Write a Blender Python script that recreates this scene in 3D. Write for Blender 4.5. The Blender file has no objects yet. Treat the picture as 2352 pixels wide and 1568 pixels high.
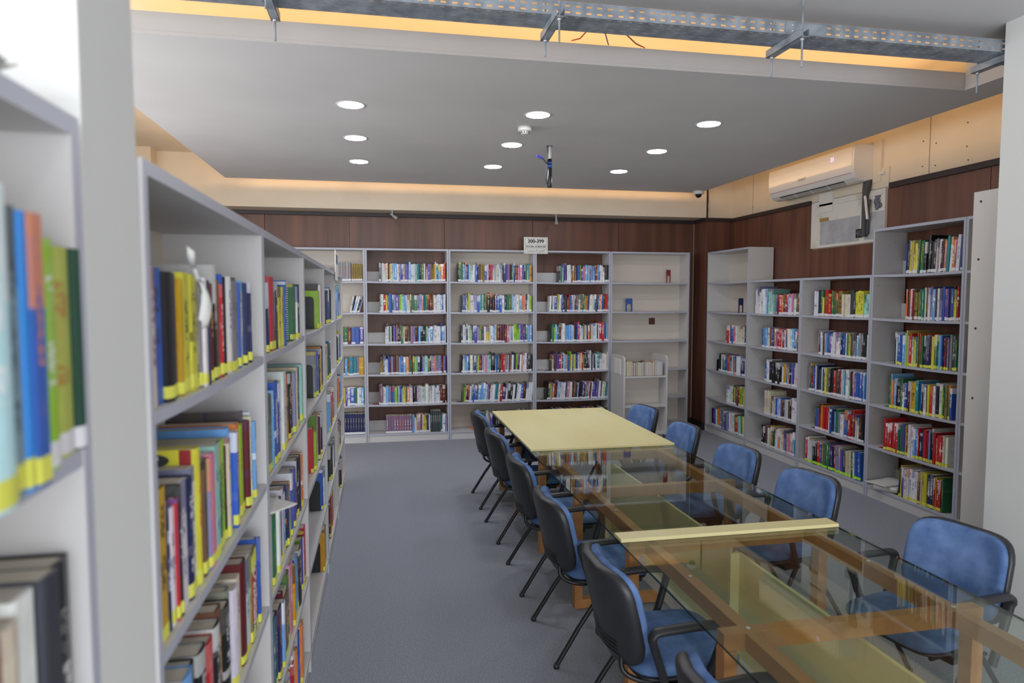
import bpy, bmesh, math, random
from mathutils import Vector, Matrix
S = bpy.context.scene
COL = S.collection
R_ = random.Random(11)
PI = math.pi
# ------------------------------------------------------------------ camera, world, light, exposure
cam_d = bpy.data.cameras.new('camera'); cam = bpy.data.objects.new('camera', cam_d); COL.objects.link(cam); S.camera = cam
yaw, pitch = 0.1947, 0.0641
cam.location = (0, 0, 1.9)
cam.rotation_euler = (PI/2 - pitch, 0, -yaw)
cam_d.sensor_width = 36; cam_d.lens = 1550/2352*36; cam_d.clip_start = .05; cam_d.clip_end = 60
cam_d.dof.use_dof = True; cam_d.dof.focus_distance = 5.2; cam_d.dof.aperture_fstop = 2.8
W = bpy.data.worlds.new('world'); S.world = W; W.use_nodes = True
W.node_tree.nodes['Background'].inputs[0].default_value = (.80, .88, 1, 1)
W.node_tree.nodes['Background'].inputs[1].default_value = .7
S.view_settings.view_transform = 'Standard'; S.view_settings.look = 'None'; S.view_settings.gamma = 1
S.view_settings.use_curve_mapping = False; S.view_settings.exposure = 0.0
S.cycles.use_denoising = True; S.cycles.max_bounces = 8; S.cycles.transparent_max_bounces = 16
S.cycles.diffuse_bounces = 5; S.cycles.glossy_bounces = 3; S.cycles.sample_clamp_indirect = 6
S.cycles.caustics_reflective = False; S.cycles.caustics_refractive = False
def area(name, loc, rot, sx, sy, power, color, spread=PI):
    l = bpy.data.lights.new(name, 'AREA'); l.shape = 'RECTANGLE'; l.size = sx; l.size_y = sy
    l.energy = power; l.color = color; l.spread = spread
    o = bpy.data.objects.new(name, l); COL.objects.link(o); o.location = loc; o.rotation_euler = rot; return o
DAY = (.93, .965, 1.0); WARM = (1.0, .60, .26)
area('window_daylight', (-.2, -3.9, 1.6), (PI/2, 0, 0), 6.5, 2.2, 400, DAY)       # the tall windows behind the photographer
area('window_daylight', (-3.4, 3.2, 2.2), (PI/2-.12, 0, -PI/2), 7.0, 1.6, 165, DAY)       # windows in the left wall, beyond the left row
# warm strips lying on the edges of the dropped ceilings
area('cove_strip', (1.3, 8.54, 3.395), (math.radians(100), 0, 0), 6.0, .04, 10, WARM)
area('cove_strip', (4.20, 6.3, 3.395), (math.radians(100), 0, -PI/2), 4.4, .04, 6.5, WARM)
area('cove_strip', (-1.68, 6.3, 3.395), (math.radians(110), 0, PI/2), 4.4, .04, 11, WARM)
area('cove_strip', (1.3, 4.52, 3.40), (math.radians(180), 0, 0), 5.6, .7, 20, (1.0, .64, .32))

# ------------------------------------------------------------------ helpers
MATS = {}
def srgb(h):
    h = h.lstrip('#'); v = [int(h[i:i+2], 16)/255 for i in (0, 2, 4)]
    return tuple(((c+.055)/1.055)**2.4 if c > .04045 else c/12.92 for c in v)+(1,)
def mat(name, color=(.5, .5, .5, 1), rough=.6, metal=0, noise=None, bump=None, spec=None, emit=None):
    m = bpy.data.materials.new(name); m.use_nodes = True; nt = m.node_tree; b = nt.nodes['Principled BSDF']
    if isinstance(color, str): color = srgb(color)
    b.inputs['Base Color'].default_value = color; b.inputs['Roughness'].default_value = rough; b.inputs['Metallic'].default_value = metal
    if spec is not None: b.inputs['Specular IOR Level'].default_value = spec
    if emit: b.inputs['Emission Color'].default_value = emit[0]; b.inputs['Emission Strength'].default_value = emit[1]
    if noise or bump: tc = nt.nodes.new('ShaderNodeTexCoord')
    if noise:   # (color2, scale xyz, detail, lo, hi)
        c2, sc, det, lo, hi = noise
        if isinstance(c2, str): c2 = srgb(c2)
        mp = nt.nodes.new('ShaderNodeMapping'); mp.inputs['Scale'].default_value = sc
        n = nt.nodes.new('ShaderNodeTexNoise'); n.inputs['Scale'].default_value = 1; n.inputs['Detail'].default_value = det
        r = nt.nodes.new('ShaderNodeValToRGB'); r.color_ramp.elements[0].position = lo; r.color_ramp.elements[1].position = hi
        r.color_ramp.elements[0].color = color; r.color_ramp.elements[1].color = c2
        nt.links.new(tc.outputs['Object'], mp.inputs[0]); nt.links.new(mp.outputs[0], n.inputs['Vector'])
        nt.links.new(n.outputs['Fac'], r.inputs[0]); nt.links.new(r.outputs[0], b.inputs['Base Color'])
    if bump:
        n2 = nt.nodes.new('ShaderNodeTexNoise'); n2.inputs['Scale'].default_value = bump[0]; n2.inputs['Detail'].default_value = 3
        bp = nt.nodes.new('ShaderNodeBump'); bp.inputs['Strength'].default_value = bump[1]; bp.inputs['Distance'].default_value = bump[2]
        nt.links.new(tc.outputs['Object'], n2.inputs['Vector']); nt.links.new(n2.outputs['Fac'], bp.inputs['Height']); nt.links.new(bp.outputs[0], b.inputs['Normal'])
    MATS[name] = m; return m
mat('plaster', '#d2d0d0', .9, noise=('#cccaca', (1.3, 1.3, 1.3), 2, .4, .7))
mat('cream_plaster', '#dccfbb', .9, noise=('#d3c6b2', (1.5, 1.5, 1.5), 3, .4, .7))
mat('white_paint', '#d2d3d2', .85)
mat('gloss_laminate', '#cfccca', .28)
mat('wood', '#553529', .42, noise=('#774d3c', (9, 9, .55), 5, .35, .72))
mat('dark_wood', '#2d2325', .45)
mat('carpet', '#83878f', .97, noise=('#a2a6b2', (140, 140, 140), 3, .35, .65), bump=(260, .5, .004), spec=.1)
mat('laminate', '#c6c4c4', .45)
mat('laminate_edge', '#aeb1c0', .4)
mat('back_board', '#cfc6bd', .7)
mat('ply', '#e2d9a4', .38, noise=('#d9ca90', (2.2, .6, 2.2), 4, .4, .75))
mat('beech', '#c58d55', .45, noise=('#b27a47', (14, 2.0, 14), 4, .35, .7))
mat('fabric', '#4e6997', .92, noise=('#728fc0', (9, 9, 9), 4, .35, .72), bump=(400, .25, .002), spec=.15)
mat('black_plastic', '#2b2c30', .42, bump=(300, .15, .001))
mat('black_metal', '#1b1c1f', .38)
mat('galvanised', '#a3abb4', .42, .35, noise=('#7f8791', (14, 14, 14), 3, .35, .65))
mat('chrome', '#c6c8cc', .28, .6)
mat('white_plastic', '#dedcd8', .4)
mat('ac_plastic', '#dddad8', .22)
mat('dark_plastic', '#202226', .3)
mat('clear_dome', '#111316', .08)
mat('lamp_glass', '#ffffff', .5, emit=((.93, .96, 1, 1), 92))
mat('lamp_ring', '#d8d8da', .4)
mat('page', '#cdc7b8', .9, noise=('#bdb5a4', (3, 3, 500), 1, .4, .6))
mat('yellow_label', '#dadc5c', .6); mat('white_label', '#dcdce2', .6); mat('lime_label', '#b9f04a', .6)
mat('paper', '#dcdcd8', .8); mat('ink', '#33353c', .8); mat('grey_ink', '#6b6f7c', .8)
mat('red_paint', '#8f2227', .45); mat('blue_paint', '#3c5da0', .45); mat('navy_paint', '#25305c', .45); mat('green_paint', '#1f6a52', .45)
mat('red_wire', '#c0302c', .5); mat('grey_wire', '#777984', .5); mat('blue_tape', '#2f62c0', .5); mat('blue_plug', '#4a50d8', .4)
mat('wall_hole', '#3a211a', .9); mat('screw', '#4a3c36', .5, .5)
mat('patch_grey', '#b3b4b8', .8, noise=('#9fa1a6', (6, 6, 6), 3, .4, .65)); mat('patch_white', '#d9d6cf', .85, noise=('#c4bda8', (5, 5, 5), 4, .55, .75))
mat('pipe_foam', '#4d4c50', .8); mat('cardboard', '#a78452', .8)
mat('gold_ink', '#c9a24a', .5); mat('white_ink', '#e6e6e6', .6)
mat('led_digit', '#b9a8ff', .4, emit=((.70, .62, 1, 1), 1.1))
mat('red_ink', '#b03038', .7); mat('blue_ink', '#35509c', .7); mat('teal_plastic', '#7fb3bc', .3)
# architectural glass: fresnel blend of see-through and mirror
def glass_mat():
    m = bpy.data.materials.new('table_glass'); m.use_nodes = True; nt = m.node_tree; nt.nodes.remove(nt.nodes['Principled BSDF'])
    out = nt.nodes['Material Output']; geo = nt.nodes.new('ShaderNodeNewGeometry'); dp = nt.nodes.new('ShaderNodeVectorMath'); dp.operation = 'DOT_PRODUCT'
    nt.links.new(geo.outputs['Incoming'], dp.inputs[0]); nt.links.new(geo.outputs['Normal'], dp.inputs[1])
    def mm(op, a, b=None):
        n = nt.nodes.new('ShaderNodeMath'); n.operation = op
        for i, q in enumerate((a, b)):
            if q is None: continue
            if isinstance(q, (int, float)): n.inputs[i].default_value = q
            else: nt.links.new(q, n.inputs[i])
        return n
    f = mm('ADD', mm('MULTIPLY', mm('POWER', mm('SUBTRACT', 1.0, mm('ABSOLUTE', dp.outputs['Value']).outputs[0]).outputs[0], 5.0).outputs[0], .96).outputs[0], .04)
    t = nt.nodes.new('ShaderNodeBsdfTransparent'); t.inputs[0].default_value = (.86, .90, .86, 1)
    g = nt.nodes.new('ShaderNodeBsdfGlossy'); g.inputs['Roughness'].default_value = .015; g.inputs[0].default_value = (.95, 1, .97, 1)
    x = nt.nodes.new('ShaderNodeMixShader'); nt.links.new(f.outputs[0], x.inputs[0]); nt.links.new(t.outputs[0], x.inputs[1]); nt.links.new(g.outputs[0], x.inputs[2])
    nt.links.new(x.outputs[0], out.inputs[0]); MATS['table_glass'] = m
glass_mat()
mat('glass_edge', '#17322b', .15)
def cover_mat():
    m = bpy.data.materials.new('book_cover'); m.use_nodes = True; nt = m.node_tree; b = nt.nodes['Principled BSDF']
    b.inputs['Roughness'].default_value = .38
    N = lambda t, **k: nt.nodes.new(t)
    def math_(op, a, c=None, d=None):
        n = nt.nodes.new('ShaderNodeMath'); n.operation = op
        for i, v in enumerate((a, c, d)):
            if v is None: continue
            if isinstance(v, (int, float)): n.inputs[i].default_value = v
            else: nt.links.new(v, n.inputs[i])
        return n.outputs[0]
    A = {}
    for k in ('base', 'accent', 'para'):
        a = nt.nodes.new('ShaderNodeAttribute'); a.attribute_name = k; A[k] = a.outputs['Color']
    uv = nt.nodes.new('ShaderNodeUVMap'); uv.uv_map = 'UV'
    su = nt.nodes.new('ShaderNodeSeparateXYZ'); nt.links.new(uv.outputs[0], su.inputs[0]); u, v = su.outputs[0], su.outputs[1]
    sp = nt.nodes.new('ShaderNodeSeparateXYZ'); nt.links.new(A['para'], sp.inputs[0]); seed, kind, sty = sp.outputs
    wn = nt.nodes.new('ShaderNodeTexWhiteNoise'); wn.noise_dimensions = '1D'; nt.links.new(math_('MULTIPLY', seed, 977.0), wn.inputs['W'])
    sr = nt.nodes.new('ShaderNodeSeparateColor'); nt.links.new(wn.outputs['Color'], sr.inputs[0]); r1, r2, r3 = sr.outputs
    isspine = math_('LESS_THAN', u, 1.5)
    # title glyphs running along the spine
    cell = nt.nodes.new('ShaderNodeCombineXYZ')
    nt.links.new(math_('FLOOR', math_('MULTIPLY', v, math_('MULTIPLY_ADD', r2, 40, 38))), cell.inputs[0])
    nt.links.new(math_('FLOOR', math_('MULTIPLY', u, 7)), cell.inputs[1]); nt.links.new(math_('MULTIPLY', seed, 311), cell.inputs[2])
    w2 = nt.nodes.new('ShaderNodeTexWhiteNoise'); w2.noise_dimensions = '3D'; nt.links.new(cell.outputs[0], w2.inputs['Vector'])
    glyph = math_('GREATER_THAN', w2.outputs['Value'], .45)
    gap = nt.nodes.new('ShaderNodeTexWhiteNoise'); gap.noise_dimensions = '2D'
    gc = nt.nodes.new('ShaderNodeCombineXYZ'); nt.links.new(math_('FLOOR', math_('MULTIPLY', v, 9)), gc.inputs[0]); nt.links.new(math_('MULTIPLY', seed, 71), gc.inputs[1]); nt.links.new(gc.outputs[0], gap.inputs['Vector'])
    glyph = math_('MULTIPLY', glyph, math_('GREATER_THAN', gap.outputs['Value'], .3))
    inu = math_('LESS_THAN', math_('ABSOLUTE', math_('SUBTRACT', u, .5)), math_('MULTIPLY_ADD', r3, .12, .15))
    inv = math_('MULTIPLY', math_('GREATER_THAN', v, math_('MULTIPLY_ADD', r2, .25, .2)), math_('LESS_THAN', v, math_('MULTIPLY_ADD', r3, .2, .72)))
    title = math_('MULTIPLY', math_('MULTIPLY', glyph, math_('MULTIPLY', inu, inv)), isspine)
    title = math_('MULTIPLY', title, math_('LESS_THAN', kind, .9))
    # colour block at the top or the bottom of some spines
    band = math_('MULTIPLY', math_('GREATER_THAN', r1, .62), math_('GREATER_THAN', v, math_('MULTIPLY_ADD', r3, .35, .62)))
    band = math_('MAXIMUM', band, math_('MULTIPLY', math_('LESS_THAN', r1, .16), math_('LESS_THAN', math_('ABSOLUTE', math_('SUBTRACT', v, math_('MULTIPLY_ADD', r2, .4, .3))), .04)))
    band = math_('MULTIPLY', band, math_('LESS_THAN', kind, .5))
    # soft picture mottling
    tn = nt.nodes.new('ShaderNodeTexNoise'); tn.inputs['Scale'].default_value = 5; tn.inputs['Detail'].default_value = 2
    cc = nt.nodes.new('ShaderNodeCombineXYZ'); nt.links.new(u, cc.inputs[0]); nt.links.new(v, cc.inputs[1]); nt.links.new(math_('MULTIPLY', seed, 53), cc.inputs[2]); nt.links.new(cc.outputs[0], tn.inputs['Vector'])
    hs = nt.nodes.new('ShaderNodeHueSaturation'); nt.links.new(A['base'], hs.inputs['Color']); nt.links.new(math_('MULTIPLY_ADD', tn.outputs['Fac'], .5, .76), hs.inputs['Value'])
    nt.links.new(math_('MULTIPLY_ADD', tn.outputs['Fac'], .03, .485), hs.inputs['Hue'])
    m1 = nt.nodes.new('ShaderNodeMix'); m1.data_type = 'RGBA'; nt.links.new(math_('MULTIPLY', band, .8), m1.inputs[0]); nt.links.new(hs.outputs[0], m1.inputs[6]); nt.links.new(A['accent'], m1.inputs[7])
    inv_ = nt.nodes.new('ShaderNodeInvert'); inv_.inputs[0].default_value = .9; nt.links.new(A['accent'], inv_.inputs[1])
    m0 = nt.nodes.new('ShaderNodeMix'); m0.data_type = 'RGBA'; nt.links.new(band, m0.inputs[0]); nt.links.new(A['accent'], m0.inputs[6]); nt.links.new(A['base'], m0.inputs[7])
    m2 = nt.nodes.new('ShaderNodeMix'); m2.data_type = 'RGBA'; nt.links.new(math_('MULTIPLY', title, .85), m2.inputs[0]); nt.links.new(m1.outputs[2], m2.inputs[6]); nt.links.new(m0.outputs[2], m2.inputs[7])
    nt.links.new(m2.outputs[2], b.inputs['Base Color']); MATS['book_cover'] = m
cover_mat()

class MB:
    def __init__(s): s.v = []; s.f = []; s.m = []; s.sm = []; s.uv = []; s.col = []; s.M = None
    def add(s, vs, fs, mi=0, smooth=False, uvs=None, col=None):
        o = len(s.v)
        if s.M is not None: vs = [tuple(s.M @ Vector(p)) for p in vs]
        s.v += vs
        for k, f in enumerate(fs):
            s.f.append(tuple(o+i for i in f)); s.m.append(mi); s.sm.append(smooth)
            s.uv.append(uvs[k] if uvs else None); s.col.append(col)
        return s
    def box(s, x0, x1, y0, y1, z0, z1, mi=0):
        v = [(x0,y0,z0),(x1,y0,z0),(x1,y1,z0),(x0,y1,z0),(x0,y0,z1),(x1,y0,z1),(x1,y1,z1),(x0,y1,z1)]
        return s.add(v, [(0,3,2,1),(4,5,6,7),(0,1,5,4),(1,2,6,5),(2,3,7,6),(3,0,4,7)], mi)
    def bar(s, a, b, w, h, mi=0, up=(0,0,1)):
        a, b = Vector(a), Vector(b); d = (b-a).normalized(); up = Vector(up)
        sd = d.cross(up)
        if sd.length < 1e-4: sd = d.cross(Vector((1,0,0)))
        sd.normalize(); u = sd.cross(d).normalized(); v = []
        for p in (a, b):
            for i, j in ((-1,-1),(1,-1),(1,1),(-1,1)): v.append(tuple(p+sd*w/2*i+u*h/2*j))
        return s.add(v, [(0,1,2,3),(7,6,5,4),(0,4,5,1),(1,5,6,2),(2,6,7,3),(3,7,4,0)], mi)
    def tube(s, pts, r, n=8, mi=0, ry=None, cap=True, nrm=None):
        pts = [Vector(p) for p in pts]; v = []; f = []; k = len(pts)
        rr = r if isinstance(r, (list, tuple)) else [r]*k
        pu = None
        for i, p in enumerate(pts):
            d = (pts[min(i+1, k-1)]-pts[max(i-1, 0)]).normalized()
            if nrm is not None: ref = Vector(nrm)
            elif pu is not None: ref = pu
            else: ref = Vector((0,0,1)) if abs(d.z) < .9 else Vector((1,0,0))
            a = d.cross(ref)
            if a.length < 1e-4: a = d.cross(Vector((0,1,0)))
            a.normalize(); u = a.cross(d).normalized(); pu = u
            q = ry if ry is not None else rr[i]
            for j in range(n):
                t = 2*PI*j/n; v.append(tuple(p+a*math.cos(t)*rr[i]+u*math.sin(t)*q))
        for i in range(k-1):
            for j in range(n): f.append((i*n+j, i*n+(j+1)%n, (i+1)*n+(j+1)%n, (i+1)*n+j))
        s.add(v, f, mi, True)
        if cap: s.add([v[j] for j in range(n)] if s.M is None else v[:n], [tuple(range(n-1, -1, -1))], mi); s.add(v[-n:], [tuple(range(n))], mi)
        return s
    def lathe(s, prof, c=(0,0,0), n=24, mi=0, axis='z', smooth=True):
        v = []; f = []; k = len(prof)
        for r, z in prof:
            for j in range(n):
                t = 2*PI*j/n; x, y = r*math.cos(t), r*math.sin(t)
                p = (x, y, z) if axis == 'z' else ((x, z, y) if axis == 'y' else (z, x, y)); v.append((c[0]+p[0], c[1]+p[1], c[2]+p[2]))
        for i in range(k-1):
            for j in range(n): f.append((i*n+j, i*n+(j+1)%n, (i+1)*n+(j+1)%n, (i+1)*n+j))
        if prof[0][0] > 1e-5: f.append(tuple(range(n-1, -1, -1)))
        if prof[-1][0] > 1e-5: f.append(tuple((k-1)*n+j for j in range(n)))
        return s.add(v, f, mi, smooth)
    def prism(s, poly, axis, a, b, mi=0, smooth=False):
        n = len(poly); T = {'x': lambda p, t: (t, p[0], p[1]), 'y': lambda p, t: (p[0], t, p[1]), 'z': lambda p, t: (p[0], p[1], t)}[axis]
        v = [T(p, a) for p in poly]+[T(p, b) for p in poly]
        s.add(v, [(i, (i+1) % n, n+(i+1) % n, n+i) for i in range(n)], mi, smooth)
        return s.add(v, [tuple(range(n-1, -1, -1)), tuple(range(n, 2*n))], mi)
    def build(s, name, mats, parent=None, recalc=True, label=None, bevel=None):
        me = bpy.data.meshes.new(name); me.from_pydata(s.v, [], s.f)
        if isinstance(mats, str): mats = [mats]
        for m in mats: me.materials.append(MATS[m])
        me.polygons.foreach_set('material_index', s.m); me.polygons.foreach_set('use_smooth', s.sm)
        if any(c is not None for c in s.col):
            uvl = me.uv_layers.new(name='UV'); L = []; CA = {k: [] for k in ('base', 'accent', 'para')}
            for f, uv, c in zip(s.f, s.uv, s.col):
                for q in range(len(f)):
                    L += list(uv[q]) if uv else [5, .5]
                    c_ = c or ((.7, .7, .7, 1), (.7, .7, .7, 1), (0, 1, 0, 1))
                    for k, w in zip(('base', 'accent', 'para'), c_): CA[k] += list(w)
            uvl.data.foreach_set('uv', L)
            for k in CA:
                a = me.color_attributes.new(k, 'FLOAT_COLOR', 'CORNER'); a.data.foreach_set('color', CA[k])
        me.validate(); me.update()
        if recalc:
            bm = bmesh.new(); bm.from_mesh(me); bmesh.ops.recalc_face_normals(bm, faces=bm.faces); bm.to_mesh(me); bm.free()
        o = bpy.data.objects.new(name, me); COL.objects.link(o)
        if parent is not None: o.parent = parent
        if label: o['label'] = label
        if bevel:
            md = o.modifiers.new('b', 'BEVEL'); md.width = bevel; md.segments = 2; md.limit_method = 'ANGLE'
        return o
def tag(o, label, cat, group=None):
    o['label'] = label; o['category'] = cat
    if group: o['group'] = group
    return o
def empty(name, loc, rz=0, label=None, cat=None, group=None):
    o = bpy.data.objects.new(name, None); COL.objects.link(o); o.location = loc; o.rotation_euler = (0, 0, rz); o.empty_display_size = .1
    if label: tag(o, label, cat, group)
    return o
def struct(o): o['kind'] = 'structure'; return o
def box(name, m, *d, parent=None, bevel=None, label=None): return MB().box(*d).build(name, m, parent, bevel=bevel, label=label)
def copy_tree(o, parent=None):
    c = o.copy(); COL.objects.link(c); c.parent = parent
    for ch in list(o.children): copy_tree(ch, c)
    return c
def text(name, body, size, loc, rot, m, parent, align='CENTER', extrude=.0004, bold=0):
    c = bpy.data.curves.new(name, 'FONT'); c.body = body; c.size = size; c.align_x = align; c.align_y = 'CENTER'; c.extrude = extrude; c.offset = bold; c.resolution_u = 3
    t = bpy.data.objects.new('tmp_text', c); COL.objects.link(t); bpy.context.view_layer.update()
    me = bpy.data.meshes.new_from_object(t.evaluated_get(bpy.context.evaluated_depsgraph_get())); bpy.data.objects.remove(t); bpy.data.curves.remove(c)
    me.materials.clear(); me.materials.append(MATS[m])
    o = bpy.data.objects.new(name, me); COL.objects.link(o); o.location = loc; o.rotation_euler = rot; o.parent = parent; return o
def rpath(pts, r, seg=4):      # polyline with rounded corners
    pts = [Vector(p) for p in pts]; out = [pts[0]]
    for i in range(1, len(pts)-1):
        a, b, c = pts[i-1], pts[i], pts[i+1]; rr = min(r, (a-b).length*.45, (c-b).length*.45)
        p0 = b+(a-b).normalized()*rr; p2 = b+(c-b).normalized()*rr
        for k in range(seg+1):
            t = k/seg; out.append(p0*(1-t)**2+b*2*t*(1-t)+p2*t*t)
    out.append(pts[-1]); return out

# ------------------------------------------------------------------ room shell
ZC, ZS = 3.335, 3.67
struct(box('floor', 'carpet', -3.5, 5.1, -4, 9.45, -.06, 0))
struct(box('ceiling', 'cream_plaster', -3.5, 5.1, -4, 9.45, ZS, ZS+.1))
for nm, y0, y1, x0, x1, zt in (('far', 4.08, 8.67, -1.78, 4.31, ZC+.02), ('near', -4, 3.25, -3.5, 4.93, ZC+.09)):
    struct(box('ceiling_'+('panel'), 'plaster', x0, x1, y0, y1, ZC, zt))
struct(box('ceiling_lip', 'plaster', -1.78, 4.31, 4.08, 4.11, ZC+.0205, ZC+.12))
struct(box('ceiling_soffit', 'plaster', 4.0, 4.93, 3.252, 4.078, ZC, ZS-.001))
wb = struct(box('wall_back', 'cream_plaster', -3.5, 5.1, 9.33, 9.45, 0, ZS))
seams = [-3.5, -2.69, -1.44, -.37, .89, 2.13, 3.40, 4.56]
for a, b in zip(seams[:-1], seams[1:]): box('wood_panel', 'wood', a+.003, b-.003, 9.30, 9.33, .10, 2.985, parent=wb, bevel=.002)
wr = struct(box('wall_right', 'cream_plaster', 4.97, 5.1, -4, 9.33, 0, ZS))
segs = [8.93, 8.14, 7.10]
def rp(y0, y1, z0, z1): box('wood_panel', 'wood', 4.945, 4.97, min(y0, y1)+.003, max(y0, y1)-.003, z0, z1, parent=wr, bevel=.002)
rp(8.93, 8.0, .1, 2.985); rp(8.0, 7.09, .1, 2.985); rp(7.09, 5.9, .1, 2.46); rp(5.9, 4.75, .1, 2.985); rp(4.75, 3.6, .1, 2.985); rp(3.6, 2.4, .1, 2.985)
wl = struct(box('wall_left', 'cream_plaster', -3.6, -3.5, -4, 9.45, 0, ZS))
struct(box('wall_pier', 'cream_plaster', -3.5, -2.60, 8.70, 9.33, 0, ZS))
# corner pilaster: wood below, cream above, with an open crack beside the bulkhead
pl = struct(box('wall_pilaster', 'cream_plaster', 4.60, 4.97, 8.95, 9.33, 0, ZS))
box('wood_panel', 'wood', 4.566, 4.968, 8.93, 8.95, .1, 2.985, parent=pl, bevel=.002)
box('wood_panel', 'wood', 4.568, 4.60, 8.951, 9.30, .1, 2.985, parent=pl, bevel=.002)
mb = MB()
z = 3.04
rr = random.Random(3)
while z < 3.6:
    w = .012+rr.random()*.014; mb.box(4.578-w/2+rr.uniform(-.003, .003), 4.578+w/2, 8.925, 8.955, z, z+.045); z += .042
mb.build('crack', 'wall_hole', pl)
# bulkhead along the back wall
struct(box('bulkhead', 'cream_plaster', -2.6, 4.565, 8.93, 9.33, 3.035, ZS))
# near front wall with window openings behind the photographer
wf = struct(box('wall_front', 'plaster', -3.5, 5.1, -4.12, -4.0, 0, .45))
box('window_lintel', 'plaster', -3.5, 5.1, -4.12, -4.0, 2.8, ZS, parent=wf)
for x in (-3.5, 3.3): box('window_pier', 'plaster', x, x+(.1 if x < 0 else 1.8), -4.12, -4.0, .45, 2.8, parent=wf)
for i in range(5):
    x = -3.4+i*1.675; box('window_mullion', 'white_paint', x-.03, x+.03, -4.09, -4.03, .45, 2.8, parent=wf)
# dark mouldings and skirting
def trim(n, *segs_):
    mb = MB()
    for s_ in segs_: mb.box(*s_)
    return struct(mb.build(n, 'dark_wood', bevel=.004))
trim('trim_1', (-3.5, 4.60, 9.272, 9.30, 2.985, 3.034), (4.545, 4.575, 8.93, 9.30, 2.985, 3.034), (4.545, 4.965, 8.905, 8.935, 2.985, 3.034))
trim('trim_2', (4.92, 4.968, 7.10, 8.91, 2.975, 3.025)); trim('trim_3', (4.92, 4.968, 3.06, 5.86, 2.975, 3.03))
trim('baseboard_back', (-3.5, 4.568, 9.285, 9.33, 0, .12)); trim('baseboard_right', (4.93, 4.97, 2.4, 8.93, 0, .12))
trim('baseboard_corner', (4.555, 4.97, 8.915, 8.95, 0, .12), (4.55, 4.57, 8.93, 9.28, 0, .12))
# plaster left bare under the air conditioner
pp = struct(box('wall_patch', 'patch_white', 4.935, 4.972, 5.92, 7.08, 2.47, 2.99))
box('grey_filler', 'patch_grey', 4.930, 4.936, 6.27, 6.91, 2.50, 2.76, parent=pp); box('grey_filler', 'patch_grey', 4.930, 4.936, 5.93, 6.19, 2.50, 2.77, parent=pp)
box('sealing_strip', 'patch_white', 4.925, 4.94, 5.95, 7.0, 2.93, 2.96, parent=pp, bevel=.004)
box('tape', 'cardboard', 4.928, 4.931, 6.77, 6.92, 2.76, 2.80, parent=pp)
mb = MB()
for k in range(9): mb.lathe([(0, 4.927), (.012+.02*rr.random(), 4.928), (.03*rr.random()+.01, 4.936)], (0, 6.0+rr.uniform(-.03, .05), 2.80+rr.uniform(0, .13)), 7, axis='x')
mb.build('stain', 'grey_ink', pp)
box('wire_opening', 'wall_hole', 4.922, 4.937, 6.21, 6.31, 2.53, 2.62, parent=pp)
mb = MB(); [mb.tube([(4.93, 6.22+.02*k, 2.54), (4.905, 6.23+.015*k, 2.57+.01*(k % 2)), (4.93, 6.24+.015*k, 2.61)], .004, 6) for k in range(4)]
mb.build('loose_wire', 'grey_ink', pp)
# backing boards and seams on the upper right wall
ub = struct(box('wall_board', 'cream_plaster', 4.95, 4.972, 5.9, 7.1, 3.0, 3.2, bevel=.002))
mb = MB()
for y, zz in ((5.5, 3.35), (5.5, 3.12), (5.35, 3.3), (5.35, 3.1), (5.02, 3.4), (5.02, 3.2), (5.0, 3.08), (7.9, 3.2), (8.4, 3.12)): mb.lathe([(0, 4.966), (.006, 4.966), (.006, 4.972)], (0, y, zz), 8, axis='x')
mb.build('screw_hole', 'screw', wr)
box('joint_line', 'dark_wood', 4.9685, 4.9705, 5.42, 5.424, 3.03, 3.6, parent=wr); box('joint_line', 'dark_wood', 4.9685, 4.9705, 8.40, 8.404, 3.03, 3.6, parent=wr)
# columns
c = struct(box('column_left', 'white_paint', -.90, -.365, .955, 1.150, 0, ZC))
c = struct(box('column_right', 'white_paint', 3.237, 3.95, 1.6, 3.06, 0, ZC))

# ------------------------------------------------------------------ bookcases
LEV = [.11, .50, .90, 1.305, 1.715, 2.12, 2.545]
SAG = .007
FR = {'L': (Vector((-.36, 0, 0)), Vector((0, 1, 0)), Vector((-1, 0, 0)), PI/2),
      'B': (Vector((0, 8.98, 0)), Vector((1, 0, 0)), Vector((0, 1, 0)), 0),
      'R': (Vector((4.58, 0, 0)), Vector((0, -1, 0)), Vector((1, 0, 0)), -PI/2)}
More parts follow.
